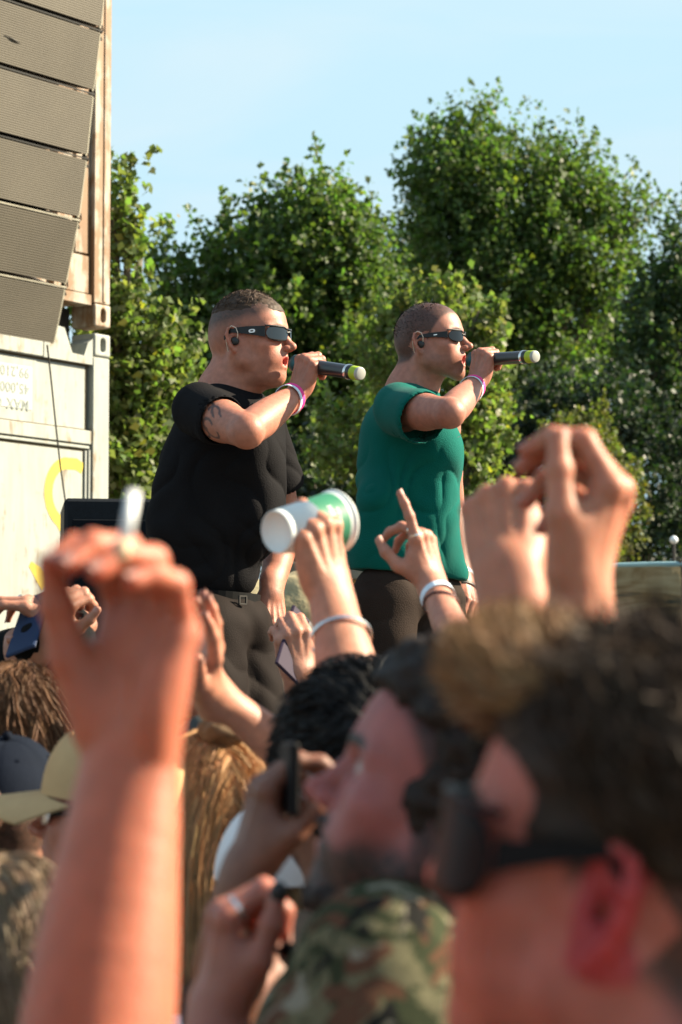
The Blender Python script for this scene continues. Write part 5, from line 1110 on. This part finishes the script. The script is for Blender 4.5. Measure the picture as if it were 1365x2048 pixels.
# U: hand with a dark phone behind the cup arm
Tu = P(665, 1560, 4.9)
t, T, R, H, nb = crowd_person('person hidden behind the black-haired head, holding up a dark phone', Tu, 95, 0, S=1.0, hairfn=lambda L: hairline(L), arms=[dict(side='L', el=P(625, 1520, 4.75), wr=P(600, 1352, 4.65), x=(-.15, -.1, 1), z=(.3, -.95, 0), S=.92, flex=[(50, 60, 30)]*4, thumb=[(.6, .6, -.5), (.8, .1, -.6), (.6, -.3, -.7)])], h=.0045, group=GR)
short_hair(t, T, R, 1.0, BROWN, lambda x: .0 + 1.0*np.clip(x, 0, 1), .004, n=1200, length=.025, seed=61, thick=.007, cut=[((.135, 0, -.02), (.07, .2, .10), rot((0, 1, 0), -14)), ((.03, 0, -.12), (.2, .2, .105), None)])
pc = P(592, 1290, 4.66); Rp = frame(nrm(P(600, 1240, 4.7)-P(572, 1335, 4.62)), V(.75, -.6, .2))
def phone(c, R, label, col_, sz=(.075, .037, .0042), cam_=True):
    t = thing('smartphone', c, label, 'phone', 'phones held up in the crowd'); MB().box(c, sz, R, .003).build('phone_body', mat('phone_shell', col_, .55, spec=.12), t)
    MB().box(c - R[:, 2]*(sz[2]), (sz[0]-.004, sz[1]-.003, .0006), R).build('screen', mat('phone_screen', (.006, .006, .010), .5, spec=.15), t)
    if cam_: MB().box(c + R[:, 2]*(sz[2]+.0008) + R @ V(sz[0]-.018, -sz[1]+.016, 0), (.012, .011, .0015), R, .001).build('camera_bump', M_black, t)
    return t
phone(pc, Rp, 'dark purple phone held at a slant beside the raised arm with the silver bracelet', (.03, .02, .04))

# O: grey cap
To = P(400, 1520, 4.95)
t, T, R, H, nb = crowd_person('person in plain charcoal baseball cap turned away, right behind the ponytail woman', To, 118, 0, S=.98, hairfn=lambda L: hairline(L), hairc=BLACKH, h=.005, group=GR, tone=(.50, .25, .17))
cap_hat(t, T, R, .98, M_charcoal, None, h=.100, drop=.0)

# T: black sleeves, phone
Tt = P(62, 1408, 4.9)
armL = dict(side='R', el=P(178, 1440, 4.55), wr=P(140, 1236, 4.6), x=(-.86, -.1, .28), z=(.28, -.30, .85), S=.95, sleeve=1.9, flex=[(12, 18, 10), (18, 28, 16), (26, 34, 20), (32, 38, 22)], thumb=[(.55, .55, -.55), (.85, .1, -.5), (.9, -.1, -.4)], spread=(8, 2, -3, -7))
armL2 = dict(side='L', el=P(20, 1330, 4.65), wr=P(95, 1275, 4.55), x=(.3, -.2, .6), z=(-.5, -.7, .2), S=.9, sleeve=1.85, thick=1.25, flex=[(60, 60, 40)]*4)
t, T, R, H, nb = crowd_person('person in black long sleeves lifting a dark blue phone at the left edge', Tt, 78, 0, S=1.0, hairfn=lambda L: hairline(L), hairc=BLACKH, arms=[armL, armL2], h=.004, group=GR, tone=(.52, .27, .18))
short_hair(t, T, R, 1.0, BLACKH, lambda x: .0*x-.06, .01, n=1200, length=.03, seed=6, thick=.01)
f = H[0]['fingers'][2]; band('finger_ring', f[0], f[1], .35, .0108, .004, M_silver, t, q=1.0, n=(1, 0, 0))
phone(P(60, 1246, 4.56), frame(nrm(P(72, 1215, 4.58)-P(50, 1282, 4.52)), V(-.55, -.8, .1)), 'dark blue phone gripped from above by the hand at the left edge', (.02, .035, .08))

# K: brown wavy hair at the left edge
Tk = P(30, 1502, 3.95)
t, T, R, H, nb = crowd_person('person with long frizzy brown hair seen from behind at the left edge', Tk, 95, 0, S=.97, h=.006, group=GR)
long_hair(t, T, R, .97, (.11, .052, .024), length=.36, n=7000, seed=11, width=.0015, wave=.35, volume=1.10)

# F: pointing hand
wF = P(864, 1165, 4.0); TF = P(1010, 1470, 3.9)
t, T, R, H, nb = crowd_person('person behind the front man pointing one finger up, pale band on wrist', TF, 100, 0, S=.95, hairfn=lambda L: hairline(L), arms=[dict(side='R', sh=P(1020, 1690, 3.8), el=P(975, 1430, 3.72), wr=wF, x=nrm(P(843, 1068, 4.0)-wF), z=(.80, -.55, .1), S=.86, flex=[(4, 6, 4), (62, 38, 22), (70, 48, 26), (74, 55, 30)], thumb=[(.6, .5, -.6), (.85, .15, -.5), (.9, -.1, -.4)], spread=(1, 0, -3, -8), thick=.88)], h=.0032, group=GR, tone=(.58, .29, .2))
short_hair(t, T, R, .95, BROWN, lambda x: .0 + 1.0*np.clip(x, 0, 1), .004, n=1200, length=.025, seed=62, thick=.007, cut=[((.135, 0, -.02), (.07, .2, .10), rot((0, 1, 0), -14)), ((.03, 0, -.12), (.2, .2, .105), None)])
band('pale_wristband', wF, P(975, 1430, 3.72), .12, .0290, .012, M_pale, t, n=(.8, -.55, 0), q=.95, tilt=6); band('dark_wrist_cord', wF, P(975, 1430, 3.72), .18, .0298, .004, mat('dark_cord', (.08, .03, .025), .8), t, n=(.8, -.55, 0), q=.96, tilt=-14)
for i, j in ((1, .55), (2, .45), (0, .12)): f = H[0]['fingers'][i]; band('finger_ring', f[0], f[1], j, .0094, .003, M_silver, t, q=1.0, n=(1, 0, 0))

# P: ponytail woman, clapping
TP = P(425, 1655, 3.35)
wP = P(420, 1378, 3.05)
t, T, R, H, nb = crowd_person('woman with streaked blonde ponytail clapping above her head', TP, 108, 0, S=.95, h=.0035, group=GR, tone=(.60, .30, .2), shirt=M_greycloth,
    arms=[dict(side='R', sh=P(560, 1850, 3.25), el=P(640, 1560, 3.12), wr=wP, x=nrm(P(424, 1290, 3.0)-wP), z=(.98, .12, 0), S=.84, thick=.72, flex=[(6, 8, 5), (4, 8, 5), (6, 8, 6), (10, 10, 6)], spread=(1, 0, -1, -2), thumb=[(.85, .5, -.15), (.95, .25, -.1), (1, .1, 0)]),
          dict(side='L', sh=P(330, 1830, 3.4), el=P(190, 1580, 3.3), wr=P(355, 1402, 3.16), x=nrm(P(398, 1305, 3.08)-P(355, 1402, 3.16)), z=(-.96, .2, 0), S=.84, thick=.72, flex=[(6, 8, 5)]*4, spread=(1, 0, -1, -2), thumb=[(.85, .5, -.15), (.95, .25, -.1), (1, .1, 0)])])
long_hair(t, T, R, .95, (.44, .25, .12), length=.40, n=8000, seed=12, width=.0013, wave=.05, volume=1.04)
s = Solid(); c = T + R @ V(-.055, 0, .135); s.ell(c, (.035, .035, .022), k=.01); solid_obj('hair_tie', s, mat('hair_tie', (.13, .08, .04), .9), t, h=.004, disp=lambda v, n: .004*noise(v, 90, 2))

# M2: dark-haired head with an ear showing
TM2 = P(440, 1700, 3.72)
t, T, R, H, nb = crowd_person('dark-haired man whose reddened ear shows beside the blonde ponytail', TM2, 176, 0, S=.92, hairfn=lambda L: hairline(L), hairc=BLACKH, beard=.9, beardc=(.02, .012, .01), h=.0035, group=GR, tone=(.52, .24, .17))
short_hair(t, T, R, .92, BLACKH, lambda x: .02 + .3*np.clip(x+.02, 0, 1), .01, n=900, length=.025, seed=7, thick=.008, cut=[((.14, 0, -.03), (.07, .2, .09), None), ((0, 0, -.10), (.2, .2, .085), None), ((.0, .10, -.02), (.045, .04, .055), None)])

# L: navy cap and a sliver of arm
TL = P(14, 1655, 3.6)
t, T, R, H, nb = crowd_person('person in dark navy cap below the frizzy brown hair, one arm up', TL, 85, 0, S=.97, hairfn=lambda L: hairline(L), h=.005, group=GR, arms=[dict(side='L', el=P(-45, 1620, 3.5), wr=P(-150, 1400, 3.5), x=(-.3, 0, 1), z=(.3, -.9, 0), S=.95)])
cap_hat(t, T, R, .99, M_navy, None, h=.103)

# M: beige cap, glasses, facing left
TM = P(236, 1652, 3.3)
t, T, R, H, nb = crowd_person('man in beige cap and glasses facing left, half hidden by the near forearm', TM, 172, 4, S=1.0, h=.003, group=GR, tone=(.60, .27, .19), mouth=.15, shirt=M_greycloth, hairfn=lambda L: hairline(L), hairc=BROWN)
cap_hat(t, T, R, 1.04, M_khaki, None, h=.098, drop=.002, brimlen=.085)
glasses(t, T, R, 1.0, top=.031, bot=-.004, ph0=8, ph1=52, round_=.4, temple_h=.0055, lens=mat('pale_lens', (.35, .28, .26), .08, trans=.3), name='glasses_frame')

# Q2: shaded face, Q1: blonde in white cap and pale blue shirt
TQ2 = P(735, 1745, 2.98)
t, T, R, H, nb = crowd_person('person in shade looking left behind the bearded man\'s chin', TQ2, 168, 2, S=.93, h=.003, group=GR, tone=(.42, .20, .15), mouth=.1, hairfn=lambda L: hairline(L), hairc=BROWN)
TQ = P(560, 1800, 3.0)
t, T, R, H, nb = crowd_person('woman with straight blonde hair, white cap and pale blue shirt, seen from behind', TQ, 92, 0, S=.88, h=.004, group=GR, shirt=M_whitecloth, body_yaw=95)
long_hair(t, T, R, .88, (.34, .22, .11), length=.17, n=5000, seed=13, width=.0014, wave=.02, volume=.93)
cap_hat(t, T, R, .93, mat('white_cap_cloth', (.72, .72, .74), .8), None, h=.100, drop=.0)

# R2: black hair
TR2 = P(712, 1605, 2.78); hH = P(492, 1752, 2.28)
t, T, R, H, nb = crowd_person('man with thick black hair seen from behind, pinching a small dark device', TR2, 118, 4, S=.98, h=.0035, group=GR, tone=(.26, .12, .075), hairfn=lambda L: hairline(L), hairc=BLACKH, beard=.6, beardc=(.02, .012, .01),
    arms=[dict(side='L', sh=P(590, 1950, 2.6), el=P(450, 2000, 2.4), wr=hH, x=(.20, .1, .97), z=(-.97, -.25, .1), S=.90, flex=[(34, 48, 28), (42, 54, 32), (50, 58, 34), (56, 62, 34)], thumb=[(.72, .55, -.42), (.85, .25, -.45), (.80, .0, -.6)], thick=.9, sleeve=.5)])
short_hair(t, T, R, .98, BLACKH, lambda x: -.01 + .45*np.clip(x, 0, 1), .02, n=3200, length=.045, seed=8, width=.0022, thick=.016, dirv=(.8, 0, -.3), cut=[((.15, 0, -.03), (.07, .2, .085), None), ((0, 0, -.13), (.2, .2, .075), None)])

# E: the cup arm
gE = P(640, 1040, 3.22); axE = nrm(P(712, 1036, 3.285) - P(552, 1064, 3.175)); c0 = P(552, 1064, 3.175)
yE = axE; xE = V(.12, .25, .95); xE = nrm(xE - yE*np.dot(xE, yE)); zE = -np.cross(xE, yE)   # left hand: thumb on the -y side
zE = np.cross(xE, -axE) if False else zE
# local frame needs z = x cross y with y = -thumb side for a left hand
yl = -axE; zl = np.cross(xE, yl); HRE = np.stack([xE, yl, zl], 1)
gE = c0 + axE*.050; wE = gE - xE*.094 + zl*.030
TE = P(830, 1760, 3.25)
t, T, R, H, nb = crowd_person('person with silver bangle whose raised hand grips a printed green cup', TE, 95, 0, S=.97, hairfn=lambda L: hairline(L), h=.003, group=GR, tone=(.58, .29, .185),
    arms=[dict(side='L', sh=P(735, 1720, 3.2), el=P(715, 1440, 3.08), wr=wE, x=xE, z=zl, S=.98, thick=1.0, flex=[(48, 52, 34), (50, 56, 36), (52, 58, 36), (54, 58, 36)], thumb=[(.62, .30, -.72), (.60, .05, -.80), (.5, -.1, -.85)], spread=(3, 0, -4, -9))])
short_hair(t, T, R, .97, BLACKH, lambda x: .0 + 1.0*np.clip(x, 0, 1), .004, n=1200, length=.025, seed=63, thick=.007, cut=[((.135, 0, -.02), (.07, .2, .10), rot((0, 1, 0), -14)), ((.03, 0, -.12), (.2, .2, .105), None)])
band('silver_bangle', wE, P(715, 1440, 3.08), .36, .0400, .005, M_silver, t, n=(0, -1, 0), q=.95, tilt=14)
cupt = thing('paper_cup', c0, 'green printed paper cup lying in the fist, white base towards the camera', 'cup')
xa = nrm(np.cross(axE, V(0, 0, 1))); RE = np.stack([xa, np.cross(axE, xa), axE], 1)
M_cupw = mat('cup_white', (.74, .76, .74), .45); M_cupg = mat('cup_green', (.03, .19, .10), .5, var=.08, vscale=40)
MB().lathe(c0, RE, [(.0001, .006), (.026, .006), (.0275, 0), (.0285, .001), (.0288, .006)], 40).build('cup_base', M_cupw, cupt, smooth=True)
MB().lathe(c0, RE, [(.0288, .006), (.0292, .010)], 40).build('white_foot_band', M_cupw, cupt, smooth=True)
MB().lathe(c0, RE, [(.0292, .010), (.0405, .102)], 40).build('green_sleeve', M_cupg, cupt, smooth=True)
MB().lathe(c0, RE, [(.0405, .102), (.0415, .110), (.0432, .1105), (.0436, .1125), (.0425, .1145), (.0408, .112), (.030, .01), (.0001, .01)], 40).build('rim', M_cupw, cupt, smooth=True)
for k_, (row, ln) in enumerate(((.055, .030), (.075, .055), (.086, .040))):        # worn white print, too blurred to read
    mb = MB(); rr = .0300 + (.0405-.0300)*(row-.018)/.084 + .0004; w_ = .0032 if k_ == 1 else .0016
    for j in range(-4, 5):
        a0 = math.radians(-92 + j*9.0) if True else 0; 
        if abs(j*9.0*.0174*rr) > ln/2: continue
        for st in range(2):
            a1 = a0 + st*.05; vs = []
            for (aa, zz) in ((a1, row-w_), (a1+.035, row-w_), (a1+.035, row+w_), (a1, row+w_)): 
                r2 = .0300 + .0105*(zz-.018)/.084 + .0005; dirc = np.array([math.cos(aa), math.sin(aa)]); vs.append((r2, aa, zz))
            b0 = math.atan2(np.dot(-CF, RE[:, 1]), np.dot(-CF, RE[:, 0])); mb.add([c0 + RE @ V(r_*math.cos(b0 + aa + 1.6), r_*math.sin(b0 + aa + 1.6), zz) for r_, aa, zz in vs], [(0, 1, 2, 3)])
    mb.build('worn_print', M_cupw, cupt)

# R: bearded man looking up
TR = P(912, 1640, 1.94)
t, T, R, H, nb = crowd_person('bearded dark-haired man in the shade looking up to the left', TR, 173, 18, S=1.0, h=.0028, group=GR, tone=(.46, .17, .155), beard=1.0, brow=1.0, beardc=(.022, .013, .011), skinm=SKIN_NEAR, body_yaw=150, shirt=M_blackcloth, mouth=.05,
    hairfn=lambda L: hairline(L)*1.0, hairc=(.02, .013, .011))
short_hair(t, T, R, 1.0, (.030, .020, .015), lambda x: .0 + 1.9*np.clip(x+.006, 0, 1), .012, n=3600, length=.030, seed=9, width=.0022, thick=.014, dirv=(-.6, 0, -.2), curl=.7, lump=2.6, cut=[((.116, 0, -.02), (.07, .2, .105), rot((0, 1, 0), -12)), ((.02, 0, -.13), (.2, .2, .115), None)])
s = Solid(); s.at(T, R, 1.0)
for y in (-1, 1): s.chain([(.086, y*.016, .0375), (.081, y*.032, .0415), (.070, y*.047, .0370)], [.0062, .0072, .0045], k=.003); s.chain([(.0835, y*.020, .0225), (.0785, y*.043, .0215)], [.0034, .0030], k=.002)
solid_obj('eyebrow', s, hair_mat('hair', (0, 0, 0)), t, h=.0022, col=lambda v, n: np.tile(V(.018, .011, .009), (len(v), 1)))
s = Solid(); s.at(T, R, 1.0)
for y in (-1, 1): s.chain([(.006, y*.066, -.022), (.016, y*.062, -.050), (.046, y*.044, -.076), (.078, y*.018, -.090)], [.006, .011, .013, .014], k=.012); s.chain([(.1015, 0, -.0335), (.094, y*.018, -.036), (.080, y*.028, -.050), (.078, y*.020, -.074)], [.0045, .0055, .0050, .006], k=.005)
s.cap((.088, 0, -.074), (.086, 0, -.092), .012, .015, k=.01)
solid_obj('beard', s, hair_mat('hair', (0, 0, 0)), t, h=.003, col=lambda v, n: np.tile(V(.020, .012, .010), (len(v), 1)), disp=lambda v, n: .003*noise(v, 160, 5) + .002*noise(v, 60, 6))
dv = thing('smartphone', P(580, 1556, 2.27), 'small black device pinched upright between finger and thumb of a dark raised hand', 'phone', 'phones held up in the crowd')
MB().box(P(580, 1556, 2.27), (.0045, .030, .034), rot((0, 0, 1), 12), .003).build('phone_body', mat('phone_shell', (.005, .005, .006), .5, spec=.12), dv)

# N: ash blonde head at the lower left
TN = P(20, 1975, 2.45)
t, T, R, H, nb = crowd_person('person with ash-blonde hair seen from behind in the lower left corner', TN, 88, 0, S=.97, h=.006, group=GR, shirt=M_greycloth)
long_hair(t, T, R, .97, ASH, length=.34, n=7000, seed=14, width=.0013, wave=.03)

# I: hand with black nails, S: camouflage hat
TS = P(775, 2245, 1.85)
wI = P(432, 2030, 2.02)
t, T, R, H, nb = crowd_person('person in a camouflage bucket hat at the bottom of the picture', TS, 120, 0, S=1.0, h=.006, group=GR, shirt=M_camo)
s = Solid(); s.at(T, head_rot(120, 0)); s.ell((0, 0, .062), (.112, .098, .080), k=.01); s.cap((0, 0, .075), (0, 0, .115), .078, .070, k=.03); s.box((0, 0, -.10), (.3, .3, .13), k=.006, m='s'); s.cap((0, 0, .020), (0, 0, .034), .140, .105, k=.012); s.box((0, 0, -.14), (.3, .3, .145), k=.004, m='s')
solid_obj('bucket_hat', s, M_camo, t, h=.005, disp=lambda v, n: .006*noise(v, 16, 3) + .002*noise(v, 50, 4))
t, T, R, H, nb = crowd_person('person below the frame raising a loose fist with one black nail and a ring', P(330, 2420, 2.0), 92, 0, S=.95, h=.0032, group=GR, tone=(.50, .22, .16), skinm=SKIN_NEAR,
    arms=[dict(side='L', sh=P(470, 2600, 2.0), el=P(470, 2370, 1.95), wr=wI, x=(.08, .05, 1), z=(-.97, -.24, .1), S=.90, flex=[(52, 78, 45), (58, 84, 50), (64, 88, 52), (68, 88, 52)], thumb=[(.80, .50, -.35), (.96, .1, -.22), (.98, -.02, -.15)], thick=.98)])
f = H[0]['fingers'][0]; band('finger_ring', f[0], f[1], .3, .0115, .004, M_silver, t, q=1.0, n=(1, 0, 0))
th = H[0]['thumb']; s = Solid(); s.ell(th[3] + nrm(th[3]-th[2])*.004 + V(0, -.006, 0), (.008, .006, .009), k=.002); solid_obj('black_nail', s, M_black, t, h=.002)

# G: two raised hands behind the front man
TG = P(1150, 1640, 2.3)
w1, w2 = P(1018, 1150, 2.40), P(1160, 1205, 2.02)
GP = dict(side='L', sh=P(1010, 1720, 2.35), el=P(1065, 1470, 2.40), wr=w1, x=nrm(P(1000, 985, 2.44)-w1), z=(-.12, -.98, .1), S=.98, flex=[(62, 72, 44), (66, 76, 44), (70, 78, 46), (74, 80, 46)], thumb=[(.75, .45, -.5), (.65, .1, -.75), (.3, -.3, -.9)], thick=.95)
GQ = dict(side='R', sh=P(1250, 1760, 2.2), el=P(1205, 1520, 2.02), wr=w2, x=nrm(V(.30, .08, .95)), z=(.93, -.28, -.25), S=1.06, flex=[(46, 52, 34), (56, 54, 34), (68, 56, 34), (78, 58, 34)], thumb=[(.90, .42, -.30), (.93, .05, -.36), (.94, -.05, -.33)], spread=(6, 1, -4, -8), thick=.95)
t, T, R, H, nb = crowd_person('person behind the front man with both arms up, fingertips of the nearer hand pinched', TG, 95, 0, S=1.0, h=.003, group=GR, tone=(.62, .29, .18), hairfn=lambda L: hairline(L), skinm=SKIN_NEAR, arms=[GP, GQ])
short_hair(t, T, R, 1.0, BROWN, lambda x: .0 + 1.0*np.clip(x, 0, 1), .004, n=1200, length=.025, seed=64, thick=.007, cut=[((.135, 0, -.02), (.07, .2, .10), rot((0, 1, 0), -14)), ((.03, 0, -.12), (.2, .2, .105), None)])
cg = thing('paper_cup', P(958, 1080, 2.47), 'small brown cup with white lid, mostly hidden behind a raised fist', 'cup')
q = P(962, 1078, 2.49); MB().lathe(q, rot((0, 1, 0), 8), [(.0001, 0), (.016, 0), (.0185, .010), (.020, .020)], 28).build('cup_body', mat('cup_brown', (.22, .09, .04), .6), cg, smooth=True)
MB().lathe(q, rot((0, 1, 0), 8), [(.020, .018), (.0225, .019), (.0225, .027), (.018, .036), (.0001, .038)], 28).build('cup_lid', M_cupw, cg, smooth=True)

# B: the near hand with a cigarette
elB_, wB = P(160, 2330, 1.46), P(262, 1515, 1.545)
HRB_ = frame(nrm(V(.13, .10, .98)), V(.62, .78, 0))
TB = P(-520, 1700, 1.25)
t, T, R, H, nb = crowd_person('person at the near left raising a forearm, cigarette between the curled fingers', TB, 80, 0, S=1.0, h=.0026, group=GR, tone=(.60, .215, .125), hairfn=lambda L: hairline(L), skinm=SKIN_NEAR,
    arms=[dict(side='L', sh=P(-150, 2650, 1.3), el=elB_, wr=wB, x=HRB_[:, 0], z=HRB_[:, 2], S=1.01, thick=1.12, flex=[(36, 55, 34), (42, 56, 36), (40, 54, 36), (36, 48, 30)], thumb=[(.84, .30, -.45), (.92, .12, -.40), (.90, -.02, -.42)], spread=(4, 0, -6, -12))])
short_hair(t, T, R, 1.0, BLACKH, lambda x: .0 + 1.0*np.clip(x, 0, 1), .004, n=1200, length=.025, seed=65, thick=.007, cut=[((.135, 0, -.02), (.07, .2, .10), rot((0, 1, 0), -14)), ((.03, 0, -.12), (.2, .2, .105), None)])
f0_, f1_ = H[0]['fingers'][0], H[0]['fingers'][1]; mid_ = (f0_[2]*.6 + f0_[3]*.4 + f1_[2]*.6 + f1_[3]*.4)/2
cgt = thing('cigarette', mid_, 'white cigarette standing up between two curled fingers of the near hand', 'cigarette')
pa = P(244, 1120, 1.47); pb = P(268, 985, 1.49)
MB().tube([pa, pa + (pb-pa)*.28], .0041, 12).build('filter', mat('cigarette_filter', (.62, .45, .28), .7), cgt, smooth=True); MB().tube([pa + (pb-pa)*.28, pb], .0040, 12).build('paper', M_white, cgt, smooth=True)

# A: the front man
M_nolens = mat('opaque_black_lens', (.004, .004, .005), .45, spec=.12)
TA = P(1288, 1800, 1.29); RA_yaw = 155
t, T, R, H, nb = crowd_person('man at the near right in black sunglasses with swept-back brown quiff', TA, RA_yaw, 11, S=1.0, h=.0026, group=GR, tone=(.60, .20, .15), skinm=SKIN_NEAR, body_yaw=120, earred=.9, shirt=M_blackcloth, hairfn=lambda L: hairline(L, back=-.05), hairc=(.03, .018, .013), brow=.9, lips=(.5, .12, .1))
short_hair(t, T, R, 1.0, (.040, .024, .015), lambda x: .028 + .9*np.clip(x-.00, 0, 1), .006, n=6000, length=.034, seed=10, width=.0018, thick=.006, dirv=(.25, .15, .5), curl=.2, cut=[((.140, 0, -.02), (.07, .2, .098), rot((0, 1, 0), -14)), ((.06, 0, -.10), (.11, .2, .12), None), ((-.10, 0, -.15), (.11, .2, .12), None)])
glasses(t, T, R, 1.05, top=.037, bot=-.014, ph0=5, ph1=76, round_=.42, temple_h=.0055, front_h=1.7, lens=M_nolens, fm=M_nolens, x0=.040, a=.068, b=.080, tip=(-.002, .080, .030))

s = Solid(); s.at(T, R, 1.0); s.ell((.066, 0, .103), (.048, .054, .026), k=.03, R=rot((0, 1, 0), -6)); s.ell((.096, 0, .092), (.024, .042, .022), k=.02); s.ell((.02, 0, .118), (.06, .06, .022), k=.02)
solid_obj('hair_quiff', s, hair_mat('hair', (0, 0, 0)), t, h=.005, col=lambda v, n: np.tile(V(.085, .048, .026), (len(v), 1)), disp=lambda v, n: .006*noise((v-T) @ R*V(.3, 1, 1), 60, 3) + .003*noise((v-T) @ R*V(.4, 1, 1), 130, 4))  # quiff tinted lighter than the other hair, for sun shining through it
r_ = np.random.default_rng(44); n_ = 2600; u_ = nrmz(r_.normal(size=(n_, 3)) + V(.3, 0, .4)); p_ = V(.070, 0, .103) + u_*V(.050, .056, .028); d_ = nrmz(V(.9, 0, .15) + r_.normal(size=(n_, 3))*.28); pp = [p_]
for i_ in range(5): d_ = nrmz(d_ + V(-.10, 0, .04)*i_ + r_.normal(size=(n_, 3))*.05); p_ = p_ + d_*.005; pp.append(p_)
strand_mesh('sunlit_quiff_strands', np.stack(pp, 1) @ R.T + T, .0016, hair_mat('hair', (0, 0, 0)), t, hair_cols((.26, .15, .075), n_, 45), 46)  # pale strand colour paints in the sunlit fringe
